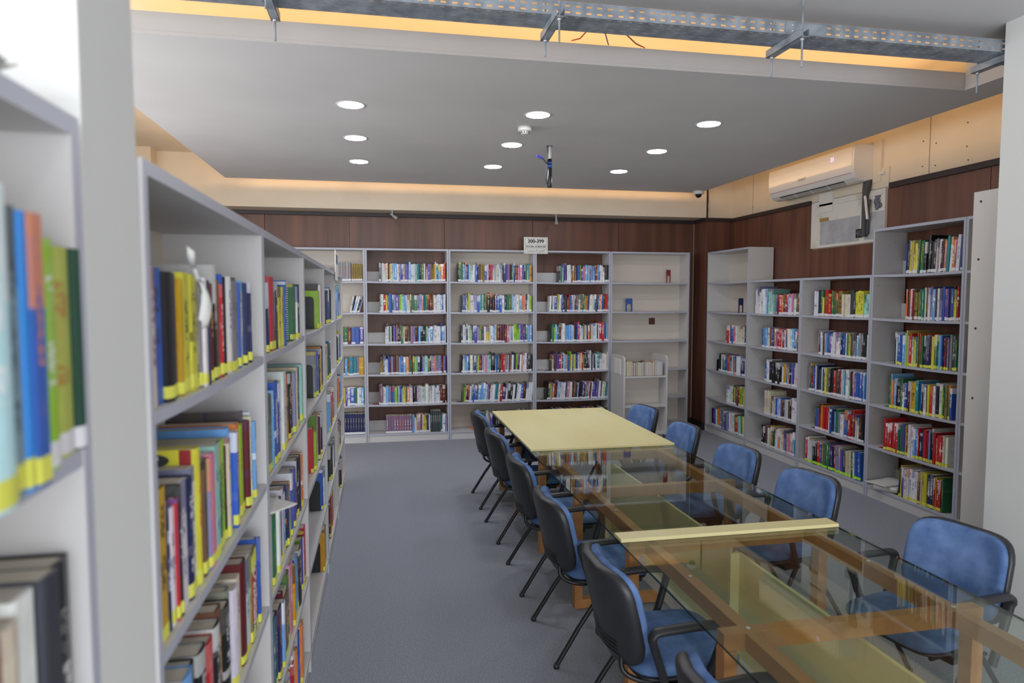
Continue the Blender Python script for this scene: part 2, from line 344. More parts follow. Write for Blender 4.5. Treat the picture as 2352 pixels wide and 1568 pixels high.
# case name: side, a0, a1 (along the run), levels, back: 'full' / 'open', label, phrase used in the labels of its books
CASES = {
 'N': ('L', -.20, .935, 5, 'full', 'pale grey bookcase at the left edge, nearest the camera, before the white column', 'nearest left bookcase'),
 'A': ('L', 1.16, 2.275, 5, 'full', 'pale grey bookcase directly behind the white column on the left', 'bookcase behind the left column'),
 'C': ('L', 2.275, 3.48, 5, 'full', 'second pale grey bookcase behind the white column in the left row', 'second left bookcase past the column'),
 'D': ('L', 3.48, 4.74, 5, 'full', 'third grey bookcase behind the white column, with black bookends on each shelf', 'third left bookcase past column'),
 'E': ('L', 4.74, 5.93, 5, 'full', 'fourth grey bookcase behind the white column, just before the aisle-end one', 'fourth left bookcase past column'),
 'F': ('L', 5.93, 7.06, 5, 'full', 'grey bookcase at the far end of the left row, nearest the back wall', 'far end bookcase of the left row'),
 'B0': ('B', -2.33, -1.25, 6, 'full', 'tall grey bookcase at the left end of the back wall, behind the left row', 'hidden back bookcase'),
 'B1': ('B', -1.25, -.17, 6, 'full', 'tall back-wall bookcase half hidden by the left row, with dark blue volumes at the bottom', 'half hidden back bookcase'),
 'B2': ('B', -.17, .914, 6, 'open', 'tall back-wall bookcase open to brown wood, with mauve volumes on its bottom shelf', 'open back bookcase with mauve volumes'),
 'B3': ('B', .914, 2.09, 6, 'full', 'tall back-wall bookcase with a beige back, left of the 300-399 sign', 'beige-backed bookcase left of the sign'),
 'B4': ('B', 2.09, 3.17, 6, 'open', 'tall back-wall bookcase open to brown wood, right of the 300-399 sign', 'open bookcase right of the sign'),
 'B5': ('B', 3.17, 4.352, 6, 'full', 'nearly empty tall bookcase at the right end of the back wall, behind the trolley', 'empty bookcase behind the trolley'),
 'U1': ('R', -8.90, -7.81, 6, 'full', 'tall grey bookcase in the back right corner with an empty top', 'corner bookcase on the right'),
 'U2': ('R', -7.81, -6.72, 5, 'open', 'lower grey bookcase on the right wall, beside the tall corner one', 'lower bookcase beside the corner one'),
 'U3': ('R', -6.72, -5.63, 5, 'open', 'lower grey bookcase under the bare plaster patch on the right wall', 'bookcase under plaster patch'),
 'U4': ('R', -5.63, -4.60, 6, 'open', 'tall grey bookcase on the right with white papers lying on its bottom shelf', 'right bookcase holding papers'),
 'U5': ('R', -4.60, -3.52, 6, 'full', 'tall grey bookcase mostly hidden by the right column', 'bookcase beside the right column'),
}
def banded(mb, side):
    mb.m[{'L': 3, 'B': 2, 'R': 5}[side]] = 1; return mb
def bx_local(mb, side, a0, a1, d0, d1, z0, z1, mi=0):
    O, A, D, _ = FR[side]; p = O+A*a0+D*d0; q = O+A*a1+D*d1
    mb.box(min(p.x, q.x), max(p.x, q.x), min(p.y, q.y), max(p.y, q.y), z0, z1, mi); return mb
def shelf_mb(side, a0, a1, d0, d1, z, t, sag):
    O, A, D, _ = FR[side]; n = 8; v = []; f = []
    for i in range(n+1):
        s = i/n; a = a0+(a1-a0)*s; dz = -sag*4*s*(1-s)
        for d, zz in ((d0, z), (d1, z), (d1, z-t), (d0, z-t)):
            p = O+A*a+D*d; v.append((p.x, p.y, zz+dz))
    for i in range(n):
        for j in range(4): f.append((i*4+j, i*4+(j+1) % 4, (i+1)*4+(j+1) % 4, (i+1)*4+j))
    f += [(3, 2, 1, 0), (n*4, n*4+1, n*4+2, n*4+3)]
    mb = MB().add(v, f)
    for i in range(n): mb.m[i*4+3] = 1
    return mb
DEP = {'L': .30, 'B': .30, 'R': .345}
for key, (side, a0, a1, nl, back, lab, ph) in CASES.items():
    O, A, D, rz = FR[side]; dp = DEP[side]; top = LEV[nl]; g = .002
    mid = O+A*((a0+a1)/2)+D*(dp/2)
    root = empty('bookcase', (mid.x, mid.y, 0), 0, lab, 'bookcase')
    cs = []
    cs.append(banded(bx_local(MB(), side, a0+g, a0+.024, 0, dp, 0, top), side).build('side_panel', ['laminate', 'laminate_edge']))
    cs.append(banded(bx_local(MB(), side, a1-.024, a1-g, 0, dp, 0, top), side).build('side_panel', ['laminate', 'laminate_edge']))
    cs.append(banded(bx_local(MB(), side, a0+.024, a1-.024, .0, dp, top-.024, top), side).build('top_panel', ['laminate', 'laminate_edge']))
    cs.append(bx_local(MB(), side, a0+.024, a1-.024, .012, .03, 0, LEV[0]-.022).build('plinth', 'laminate'))
    for k in range(nl):
        sg = 0 if k == 0 else SAG
        cs.append(shelf_mb(side, a0+.024, a1-.024, .001, dp-.012, LEV[k], .022, sg).build('shelf', ['laminate', 'laminate_edge']))
    if back == 'full':
        if key == 'B5':   # back board with a square hole cut out
            x0, x1, hx0, hx1, hz0, hz1 = a0+.024, a1-.024, 3.86, 3.955, 1.517, 1.612
            mb = MB()
            for d in ((x0, hx0, .05, top-.024), (hx1, x1, .05, top-.024), (hx0, hx1, .05, hz0), (hx0, hx1, hz1, top-.024)):
                mb.box(d[0], d[1], 9.265, 9.275, d[2], d[3])
            cs.append(mb.build('back_panel', 'back_board'))
        else: cs.append(bx_local(MB(), side, a0+.024, a1-.024, dp-.012, dp-.002, .05, top-.024).build('back_panel', 'back_board'))
    else:
        for k in range(nl): cs.append(bx_local(MB(), side, a0+.024, a1-.024, dp-.03, dp-.012, LEV[k]-(0 if k == 0 else SAG), LEV[k]+.135).build('back_rail', 'laminate'))
    mbs = MB()
    for k in range(nl):
        for dd in (.05, .22):
            p = O+A*(a0+.0245)+D*dd; q = O+A*(a0+.0215)+D*dd
            mbs.tube([tuple(p)[:2]+(LEV[k]+.30,), tuple(q)[:2]+(LEV[k]+.30,)], .004, 6)
    if side != 'B' or key == 'B5': cs.append(mbs.build('screw_head', 'screw'))
    for c in cs: c.parent = root; c.matrix_parent_inverse = Matrix.Translation((-mid.x, -mid.y, 0))
# bookcase standing crosswise against the right column
r = empty('bookcase', (4.0, 3.32, 0), 0, 'glossy grey side of a bookcase standing crosswise against the right column', 'bookcase')
for c in (box('side_panel', 'gloss_laminate', 3.50, 3.524, 3.165, 3.47, 0, 2.53), box('side_panel', 'gloss_laminate', 4.50, 4.524, 3.165, 3.47, 0, 2.53),
          box('back_panel', 'back_board', 3.524, 4.5, 3.455, 3.465, .05, 2.506), box('top_panel', 'laminate', 3.524, 4.5, 3.165, 3.47, 2.506, 2.53)):
    c.parent = r; c.matrix_parent_inverse = Matrix.Translation((-4.0, -3.32, 0))
mb = MB()
for y, zz in ((3.42, 2.47), (3.42, 2.13), (3.42, 1.72), (3.42, 1.30), (3.22, 2.13)): mb.lathe([(0, 3.497), (.007, 3.497), (.007, 3.501)], (0, y, zz), 8, axis='x')
c = mb.build('screw_head', 'screw'); c.parent = r; c.matrix_parent_inverse = Matrix.Translation((-4.0, -3.32, 0))

# ------------------------------------------------------------------ books
PAL = dict(w='#dcdee2', c='#cfc7b2', k='#1b1b20', n='#1d2754', b='#2f58ae', s='#6fa6da', t='#1d7d8c', g='#2a6b46', l='#93c22e', y='#d2c840', o='#de8040',
           r='#b8222b', m='#5e1c24', p='#58469c', v='#8d86b0', i='#c9779c', d='#3b3f47', e='#86878c', f='#6b4a38', a='#9bd2c6', q='#c0921f', h='#7d7a44',
           z='#83607e', Q='#8c7434', x='#c9ccd8', j='#a5b255', S='#bcdde8', u='#7c95a3', U='#3383df', G='#1d4739')
NAMES = dict(w='white', c='cream', k='black', n='navy', b='blue', s='sky blue', t='teal', g='green', l='lime green', y='yellow', o='orange', r='red', m='maroon', p='purple',
             v='lilac', i='pink', d='charcoal', e='grey', f='brown', a='pale turquoise', q='golden', h='olive', z='mauve', Q='bronze', x='pale grey', j='khaki green', S='pale ice blue', u='slate blue', U='bright blue', G='deep green')
ACC = dict(w='#2c3b7a', c='#7a2b2b', k='#d8d8d8', n='#dfe3ee', b='#f0f0f0', s='#ffffff', t='#ffffff', g='#d9c06a', l='#2d4a20', y='#3b3322', o='#ffffff', r='#ffffff',
           m='#cfa24e', p='#e9e4ff', v='#2d2a55', i='#ffffff', d='#c9ccd2', e='#26262b', f='#d9b56a', a='#235a55', q='#3c2a10', h='#e9e2b0', z='#d9cbd8', Q='#2d2210', x='#55668c', j='#b06a3a', S='#eef6f8', u='#39305a', U='#b79ae0', G='#a8a04a')
BANDS = '#b5303a #2f58ae #d8c33a #e3e3e3 #1e1e24 #3f8a5a #dd8a45 #6a55a5'.split()
# rows: case, level, a0, a1, codes (capital-w style "thick" marked by '+' before a code), label material, mean height, height jitter, lean
ROWS = []
def row(case, lev, a0, a1, s, lab='yellow_label', h=.24, hj=.018, lean=0, hs=None, set_=None, inset=.012, rev=False, dep=None, ws=None): ROWS.append(dict(ws=ws, case=case, lev=lev, a0=a0, a1=a1, s=s, lab=lab, h=h, hj=hj, lean=lean, hs=hs, set_=set_, inset=inset, rev=rev, dep=dep))
rs = random.Random(77)
def rnd(n, pal='wwwckknnbbssttggrrmmppveedfqoyai'): return ''.join(rs.choice(pal) for _ in range(n))
# near left case
row('N', 4, .58, .765, 'ckS+uU+b', h=.275, inset=-.034, hj=.005, hs=[.27, .28, .292, .275, .272, .272], ws=[3, 3, 5, 2.6, 1.5, 2.8])
row('N', 4, .80, .930, 'l+j+G', h=.25, hj=.005, inset=-.008, hs=[.252, .246, .245], ws=[3.6, 6.3, 2.6], lab='white_label')
row('N', 3, .55, .905, 'wknc+k+c+c+w+d+k', h=.275, hj=.01)
row('N', 2, .5, .9, rnd(12), h=.25); row('N', 1, .5, .9, rnd(12), h=.25); row('N', 0, .5, .9, rnd(12), h=.25)
row('A', 4, 1.19, 2.10, 'd+c+b+k+nq+y+yhewn+hm+kfrbk+w+e+eb+csn+pn', h=.238, hj=.008, hs=[.245, .24, .24, .235, .235, .225, .24, .238, .235, .23, .235, .23, .225, .225, .268, .235, .225, .25])
row('A', 3, 1.19, 2.12, 'k+qnwrk+w+n+w+1ofgv+i+a+g+lkc+sbc+o+lmnmcwss', h=.26, hj=.012, hs=[.24, .27, .24, .22, .23, .25, .25, .245, .257, .29, .25, .25, .25, .25, .255, .265, .262])
row('A', 2, 1.20, 2.16, 't+t+w+s+k+k+r+k+f+k+e+w+c+m+w+h+hbb', h=.262, hj=.014)
row('A', 1, 1.20, 2.16, rnd(9, 'kewmnbdc')+'+c+w+g+w+r+nwc', h=.25); row('A', 0, 1.20, 2.1, rnd(22), h=.25)
row('C', 4, 2.32, 2.98, 'k+mn+r+rd+d+y+yb', h=.26, hj=.006, hs=[.25, .265, .24, .265, .265, .25, .25, .235, .235])
row('C', 4, 3.13, 3.38, 'g+gwn', h=.245, hj=.01)
row('C', 3, 2.32, 3.45, '+g+esb+bp+s+w+w+o+o+k+kvcwcp+naas', h=.275, hj=.012)
row('C', 2, 2.32, 3.46, 'wrwgacwwm+x+snn+yb+pp+nn+k+n+o', h=.25, hj=.02)
row('C', 1, 2.32, 3.45, 'tk+t+n+nwsm+fc+g+iqb+scv+k+glpwm+r', h=.26)
row('C', 0, 2.32, 3.45, 'wxkwnks+cr'+rnd(18, 'wcnbkdrog'), h=.26)
row('D', 4, 4.36, 4.71, '+2+kwdem', h=.27, hj=.012); row('D', 3, 4.21, 4.71, '+e+bww+kqc+kn+nd', h=.28, hj=.01); row('D', 2, 3.98, 4.70, '+r+l+w+wcmoofkn', h=.27)
row('D', 1, 4.55, 4.71, '+bw+s', h=.27); row('D', 0, 4.48, 4.71, '+qwvn', h=.26)
row('E', 4, 5.15, 5.88, '+n+n+bsnkdwcm', h=.26); row('E', 3, 5.0, 5.88, 'c+cygnnbmkwcs', h=.26); row('E', 2, 5.2, 5.88, '+s+bc+r+rw+w+rwmk', h=.27)
row('E', 1, 5.3, 5.88, '+k+kwwewkdwy', h=.26); row('E', 0, 5.1, 5.88, '+m+m+r+rqmf', h=.26)
row('F', 4, 6.3, 7.0, '+r+s+s+bwwwpmvlo', h=.24); row('F', 3, 6.3, 7.0, '+k+k+kwyngwbw', h=.25); row('F', 2, 6.4, 7.0, '+o+b+s+nkws', h=.26); row('F', 1, 6.3, 7.0, '+ccwkmnpyw', h=.25); row('F', 0, 6.4, 7.0, '+k+kgowk', h=.24)
# back wall
WH = 'white_label'
row('B1', 5, -1.2, -.62, 'p+wgivxwwnwwwwwxw', WH, .19); row('B1', 5, -.60, -.345, '+3+3+3+3+3', WH, .245, .002); row('B1', 5, -.34, -.20, '44444', WH, .225, .002)
row('B1', 4, -.37, -.25, 'wkswkv', WH, .225, .01, lean=.28); row('B1', 3, -1.0, -.20, rnd(16)+'+iot'+'fdQ+g+m+b+b+p', WH, .225, .008); row('B1', 2, -1.0, -.20, rnd(14)+'edsQ+t+tv+q', WH, .225, .008)
row('B1', 1, -1.0, -.20, rnd(16)+'lkcypw+bgwws', WH, .235, .008); row('B1', 0, -1.0, -.19, '5'*24, WH, .275, .002)
row('B2', 5, .01, .875, 'dewwxckqcws+swvbpy+pvs+xw+atdk+gxrw+pQQqwt+s+or', WH, .235, .006)
row('B2', 4, .01, .875, 'gww+ryqb+bt+v+pel+ass+cxh+g+g+v+vogtg+m+mfwwwwwsbww', WH, .235, .006)
row('B2', 3, .08, .875, 'wwwgwk+ppo+kd+gw+mQvn+z+v+mb+s+k+kgasw+sw+w+wxb+sx', WH, .230, .008)
row('B2', 2, .01, .875, '+Qbw+wbm+v+m+fs+b+socodgmg+ls+nknsv+a+gmsoi+v+vmmvp', WH, .232, .008)
row('B2', 1, -.01, .875, 'f+zexw+s+vg+b+ltwpbs+ycg+ow+wkk+ms+cw+xa+wc+x+wsw+xw+m+mm', WH, .235, .008)
row('B2', 0, -.03, .415, '+z+z+z+z+z+z+z+z+z+z', WH, .232, .003); row('B2', 0, .42, .66, '+swco+srwyynbw', WH, .235, .008); row('B2', 0, .665, .80, '+6+6+6+6+6', WH, .285, .002); row('B2', 0, .80, .89, 'tgw+wbwn', WH, .235, .006)
row('B3', 5, 1.04, 2.05, 'k+g+gssobba+awww+bk+f+Q+Q+bwik+r+csc+x+xwn+nb+pi+kgsb+m+i+i+bk+gwt+q', WH, .232, .012, hs=[.24, .26, .265])
row('B3', 4, 1.09, 2.05, 'd+bnwlyw+wx+v+bst+agcm+k+k+kob+b+b+w+n+g+gh+sww+wx+s+owkww+l', WH, .235, .012)
row('B3', 3, 1.08, 2.05, 'd+wwn+wlpb+p+vpl+n+w+yc+wswh+m+m+m+m+iwsbw+l+lsp+pbmt+s+s', WH, .230, .014)
row('B3', 2, 1.08, 2.05, 'k+w+ssbg+we+ntyy+m+vw+i+a+ad+kksbng+k+r+rw+exnog+w+n+lpm+wo+w+wd+k+k', WH, .232, .010, lean=.03)
row('B3', 1, 1.11, 2.05, 'lik+m+xtb+bf+s+s+s+x+vk+w+w+tg+w+r+nn+w+k+k+w+n+w+w+b+mk+w+w+w', WH, .235, .014, lean=.09)
row('B3', 0, 1.23, 2.05, '+o+nyyvg+gwwc+p+kkk+w+gr'+rnd(18, 'wkbgoc'), WH, .235, .010)
row('B4', 5, 2.44, 3.15, 'd+gxbpvk+w+wwkofq+n+bl+p+i+s+sn+v+sdr+sbw+w+wk+kd', WH, .232, .012)
row('B4', 4, 2.30, 3.15, '+wk+w+brwl+wdbnk+k+fr+bosw+mitg+w+ftg+h+o+nw+wcx+t+nbs+ow+bgm+rQ+p', WH, .232, .012, lean=.05)
row('B4', 3, 2.32, 3.15, 'd+gl+s+t+mw+w+s+s+s+sw+mnb+rw+wgcwwk+ofcw+w+wkw+r+r+bso', WH, .235, .018)
row('B4', 2, 2.34, 3.15, 'ck+mp+p+rwnw+sq+bqlwk+ysbn+xoc+rl+k+k+k+w+nwkk+w+t+ww+w+w+c', WH, .238, .018)
row('B4', 1, 2.27, 3.15, 'k+gl+v+o+mkc+sw+w+w+wnv+iw+wck+f+kw+nk+k+pno+t+ifkw+p+p+pe+wwn+w+c+t+a', WH, .235, .012, lean=.08)
row('B4', 0, 2.32, 3.15, rnd(34, 'wwkkcnbgr'), WH, .25)
# trolley handled further down; right wall (a runs with -Y)
row('U1', 3, -8.40, -7.85, 'f+rwmbbir+w+c+ccawfk', WH, .235, .012); row('U1', 2, -8.62, -7.85, 'k+kwdgtpbcryewbo+b+wwwpn+nw', WH, .235, .014); row('U1', 1, -8.40, -7.85, '+w+wcbkygfmrc+lhyv', WH, .24, .014)
row('U1', 0, -8.70, -7.86, '+n+pwwf+oeibtyh+p+v+vw+w+wcf+rysagt+y', WH, .245, .016, lean=-.06)
row('U2', 4, -7.68, -7.28, '+w+w+w+w+w+w+ws+a+a+a', WH, .30, .006); row('U2', 4, -7.27, -6.76, 'pm+rofrp+wwi+wkgr', WH, .235, .01)
row('U2', 3, -7.50, -6.76, 'wnbs+ssw+w+fbp+nyi+r+r+w+rwbk+w+w+s+bsr', WH, .24, .014, lean=-.03); row('U2', 2, -7.43, -6.76, '+bs+w+k+k+k+k+kw+qb+cnw+pw+c', WH, .25, .018)
row('U2', 1, -7.52, -7.28, '+c+c+c+c', WH, .29, .004); row('U2', 1, -7.27, -6.76, 'nccwbs+x+bmdkx+w+fkm+w+w', WH, .235, .012); row('U2', 0, -7.47, -6.78, '+k+kkcm+wyo+gncwso+w+c+vk+ic+o+s', WH, .245, .022)
row('U3', 4, -6.50, -5.66, 'w+wn+gyk+r+rg+gff+Qc+7+7+dk+y+y+ya+a', WH, .245, .03); row('U3', 3, -6.42, -5.66, 'oks+wmo+s+bn+pw+xi+w+w+n+bw+glyfcd+esx+ek+kww', WH, .245, .014)
row('U3', 2, -6.56, -5.68, 'vmgkrbww+n+dkwtn+y+h+k+k+rfmkkrtws+g+wlnpi+b+b+bnsb', WH, .275, .018); row('U3', 1, -6.44, -5.69, 'g+brqo+r+rw+bkns+g+e+w+bn+8krncw+k+k', 'white_label', .255, .03)
row('U3', 0, -6.58, -5.72, 'rwwm+ww+kk+r+pfh+gtggn+n+8+v+v+p+d+c+c+gw+b+b', 'lime_label', .265, .014, lean=-.03)
row('U4', 5, -5.24, -4.64, 'bnndn+yc+y+yw+g+g+gw+k+k+k+k+kywo+wnmiog+t+w+osrx+wbkd', WH, .275, .022, lean=.04, hs=[.26])
row('U4', 4, -5.22, -4.65, 'ro+kr+wrmf+Q+Q+gwtlwmi+w+v+sdn+w+v+b+p+p+n+bd+yrm', WH, .27, .014)
row('U4', 3, -5.33, -4.66, 'nwt+b+b+swglc+r+w+ya+ghkr+g+k+n+n+k+y+htg+sbk+rkvd+e+dg', 'yellow_label', .28, .02)
row('U4', 2, -5.38, -4.68, 'gsqo+sn+k+g+w+bm+mc+qy+t+bk+wk+y+rw+w+k+wlg+h+h+9', 'yellow_label', .27, .018)
row('U4', 1, -5.43, -4.71, '+r+r+r+r+r+r+r+g+g+plrk+w+w+s+sr+nnn+rrtsnk+ro+r+r+c+w', 'yellow_label', .265, .016)
row('U4', 0, -5.22, -4.73, 'kyp+w+w+w+w+w+fc+y+y+C+Crq+r+rg', 'yellow_label', .27, .025)
row('U5', 3, -4.56, -4.35, 'k+i+iwkb', 'yellow_label', .25); row('U5', 1, -4.45, -4.0, rnd(10), 'yellow_label', .25)

EXTRA = {'1': ('y', '#c8252b', 'yellow'), '2': ('l', '#c8252b', 'lime green'), '3': ('e', '#c0563f', 'grey'), '4': ('Q', '#17171a', 'bronze'), '5': ('n', '#a9a08c', 'navy'),
         '6': ('d', '#bfc3b0', 'charcoal'), '7': ('c', '#8c7a1f', 'cream'), '8': ('r', '#ffffff', 'red'), '9': ('b', '#ffffff', 'blue'), 'C': ('n', '#ffffff', 'navy')}
def jit(c, r, a=.07):
    k = 1+r.uniform(-a, a)*1.6; return tuple(min(1, max(0, c[i]*k*(1+r.uniform(-a, a)))) for i in range(3))+(1,)
def book_geo(cv, pg, lb, w, d, h, hard, cols, mi=(0, 0, 0), rev=False, pages=None):
    """spine at y=0 facing -y, thickness along x, height z"""
    t = .0028 if hard else .0009; bl = .0035 if hard else 0.0
    out = [(0, d), (0, .002+bl)]+([(w*.25, bl*.35), (w*.5, 0), (w*.75, bl*.35)] if hard else [(w*.12, 0), (w*.88, 0)])+[(w, .002+bl), (w, d)]
    us = [2+.9, 0]+([.25, .5, .75] if hard else [.12, .88])+[1, 2+.9]
    inn = [(t, d), (t, .006+bl*.3)]+[(x, .006+bl*.3) for x, y in out[2:-2]]+[(w-t, .006+bl*.3), (w-t, d)]
    inn = [(min(max(x, t), w-t), y) for x, y in inn]
    n = len(out); v = [(x, y, 0) for x, y in out]+[(x, y, h) for x, y in out]+[(x, y, 0) for x, y in inn]+[(x, y, h) for x, y in inn]
    f = []; uv = []
    for i in range(n-1):
        f.append((i, i+1, n+i+1, n+i))
        u0, u1 = us[i], us[i+1]
        if i == 0: u0, u1 = 3, 2
        if i == n-2: u0, u1 = 2, 3
        uv.append([(u0, 0), (u1, 0), (u1, 1), (u0, 1)])
        f.append((n+i, n+i+1, 3*n+i+1, 3*n+i)); uv.append([(5, .5)]*4)
        f.append((2*n+i, 2*n+i+1, i+1, i)); uv.append([(5, .5)]*4)
    for a in (0, n-1): f.append((a, n+a, 3*n+a, 2*n+a)); uv.append([(5, .5)]*4)
    cv.add(v, f, mi[0], False, uv, cols)
    e = .003 if hard else .0006
    pv = [(t, .005+bl*.3, e), (w-t, .005+bl*.3, e), (w-t, d-e, e), (t, d-e, e), (t, .005+bl*.3, h-e), (w-t, .005+bl*.3, h-e), (w-t, d-e, h-e), (t, d-e, h-e)]
    pg.add(pv, [(0,3,2,1),(4,5,6,7),(0,1,5,4),(1,2,6,5),(2,3,7,6),(3,0,4,7)], mi[1], False, None, cols)
    if lb is not None and not (cols[2][0]*997 % 1) < .13:
        lo = .002+.006*(cols[2][0]*131 % 1); hi = lo+LH*(.85+.3*(cols[2][0]*57 % 1)); k = .0007; lp = [(-k, .012)]+[(x+(-k if x < w*.1 else (k if x > w*.9 else 0)), y-k) for x, y in out[1:-1]]+[(w+k, .012)]
        if lp[0][1] < lp[1][1]+.001: lp[0] = (-k, lp[1][1]+.006); lp[-1] = (w+k, lp[1][1]+.006)
        q = len(lp); lv = [(x, y, lo) for x, y in lp]+[(x, y, hi) for x, y in lp]+[(min(max(x, 0), w), y+k, lo) for x, y in lp]+[(min(max(x, 0), w), y+k, hi) for x, y in lp]
        lf = []
        for i in range(q-1): lf += [(i, i+1, q+i+1, q+i), (q+i, q+i+1, 3*q+i+1, 3*q+i), (i+1, i, 2*q+i, 2*q+i+1)]
        lb.add(lv, lf, mi[2], False, None, cols)
LH = .025
BOOKS = []
camp = Vector((0, 0, 1.9)); cf = Vector((math.sin(yaw)*math.cos(pitch), math.cos(yaw)*math.cos(pitch), -math.sin(pitch))); cr = Vector((math.cos(yaw), -math.sin(yaw), 0)); cu = cr.cross(cf)
bid = 0
for ri, rw in enumerate(ROWS):
    side = CASES[rw['case']][0]; O, A, D, rz = FR[side]; rr = random.Random(1000+ri*7)
    toks = []; th = False
    for ch in rw['s']:
        if ch == '+': th = True; continue
        toks.append((ch, th)); th = False
    uni = rw['hj'] < .0045
    ws = [(rr.uniform(1.25, 1.9) if t_ else rr.uniform(.55, 1.0)) if not uni else 1.0 for _, t_ in toks]
    if rw['ws']: ws = rw['ws']
    L_ = abs(rw['a1']-rw['a0']); sc = L_/sum(ws)
    cs_a0, cs_a1 = CASES[rw['case']][1], CASES[rw['case']][2]
    if sc > .034 and not rw['ws']: sc = .034 if side != 'L' else min(sc, .045)
    tot = sum(ws)*sc; a = rw['a0'] if side != 'L' or rw['a1']-rw['a0'] < .2 else rw['a0']
    # rows butt against their right-hand end unless they fill from the start
    if tot < L_-.01 and side != 'L': a = rw['a1']-tot
    hprev = None; lean0 = rw['lean']
    for k, ((ch, th_), wq) in enumerate(zip(toks, ws)):
        w = wq*sc-.0008; h = rw['h']+rr.uniform(-1, 1)*rw['hj']
        if not uni and rr.random() < .12: h += rr.choice((.02, .03, -.03))
        if rw['hs'] and k < len(rw['hs']): h = rw['hs'][k]
        lim = LEV[rw['lev']+1]-LEV[rw['lev']]-.05 if rw['lev']+1 < len(LEV) else .33
        h = min(h, lim)
        d = rw['dep'] or (h*.74+rr.uniform(-.01, .01)); d = min(d, DEP[side]-.05)
        ins = rw['inset']+(0 if uni else rr.uniform(-.006, .010))
        ln = lean0*(.7+.5*k/len(toks)) if abs(lean0) > .02 else 0
        s_ = (a-cs_a0)/(cs_a1-cs_a0); dz = 0 if rw['lev'] == 0 else -SAG*4*s_*(1-s_)
        if ln: dz += .0015
        code = ch
        if ch in EXTRA: b_, ac, nm = EXTRA[ch]; ac = srgb(ac)
        else: b_ = ch; nm = NAMES[ch]; ac = srgb(ACC[ch]) if rr.random() < .72 else srgb(rr.choice(BANDS))
        base = jit(srgb(PAL[b_]), rr)
        hard = rr.random() < .4 or b_ in 'mQk'
        if uni: seed = (ri*37 % 97)/97.0; kind = .6
        else: seed = rr.random(); kind = .2 if rr.random() < .8 else .95
        if ch in '12': kind = .6
        P = O+A*a+D*ins; P.z = LEV[rw['lev']]+dz+.0005
        ctr = P+A*(w/2)+Vector((0, 0, h/2)); v = ctr-camp; dist = v.length
        px = v.dot(cr)/v.dot(cf)*1550+1176 if v.dot(cf) > .05 else -9999; py = 784-v.dot(cu)/max(.05, v.dot(cf))*1550
        Nn = -D; cosv = max(.02, -v.dot(Nn)/dist)
        inf = -60 < px < 2400 and -200 < py < 1800 and v.dot(cf) > .1
        if rw['case'] in ('U5',): inf = inf and px < 2235
        bigness = h*w*cosv/dist**2 if inf else 0
        if inf and side == 'L' and k > 0: bigness *= 1
        BOOKS.append(dict(row=rw, k=k, n=len(toks), P=P, rz=rz, w=w, h=h, d=d, ln=ln, hard=hard, cols=(base, ac, (seed, kind, 0, 1)), nm=nm, big=bigness, code=code, th=w > .032, case=rw['case'], lev=rw['lev']))
        a += wq*sc*(1/math.cos(ln) if ln else 1)
order = sorted(BOOKS, key=lambda b: -b['big'])
for b in order[:292]:
    if b['big'] > 0: b['hero'] = True
# trolley books come later as individuals too (small), they are counted in the 300 of the stuff rule as the rest
ORD = 'first second third fourth fifth sixth seventh eighth ninth tenth eleventh twelfth thirteenth fourteenth fifteenth sixteenth seventeenth eighteenth nineteenth twentieth'.split()
def ordw(i):
    if i < 20: return ORD[i]
    t = (i+1)//10*10; u = (i+1) % 10; T = {20: 'twenty', 30: 'thirty', 40: 'forty', 50: 'fifty'}[t]
    return (T+'-'+ORD[u-1]) if u else {20: 'twentieth', 30: 'thirtieth', 40: 'fortieth', 50: 'fiftieth'}[t]
cnt = {}
for b in BOOKS:
    key = (b['case'], b['lev']); cnt[key] = cnt.get(key, 0); b['idx'] = cnt[key]; cnt[key] += 1
def shelf_word(case, lev):
    nl = CASES[case][3]; i = nl-1-lev; return 'top' if i == 0 else ('bottom' if lev == 0 else ORD[i])
def oval(parent, loc, rz, a, b, m):
    mb = MB(); n = 28; v = [(a*math.cos(2*PI*i/n), 0, b*math.sin(2*PI*i/n)) for i in range(n)]
    mb.add(v+[(x, .0006, z) for x, y, z in v], [tuple(range(n)), tuple(range(2*n-1, n-1, -1))]+[(i, (i+1) % n, n+(i+1) % n, n+i) for i in range(n)])
    o = mb.build('emblem', m, parent); o.location = loc; o.rotation_euler = (0, 0, rz); return o
stuff = MB(); nh = 0
LI = {'yellow_label': 2, 'white_label': 3, 'lime_label': 4}
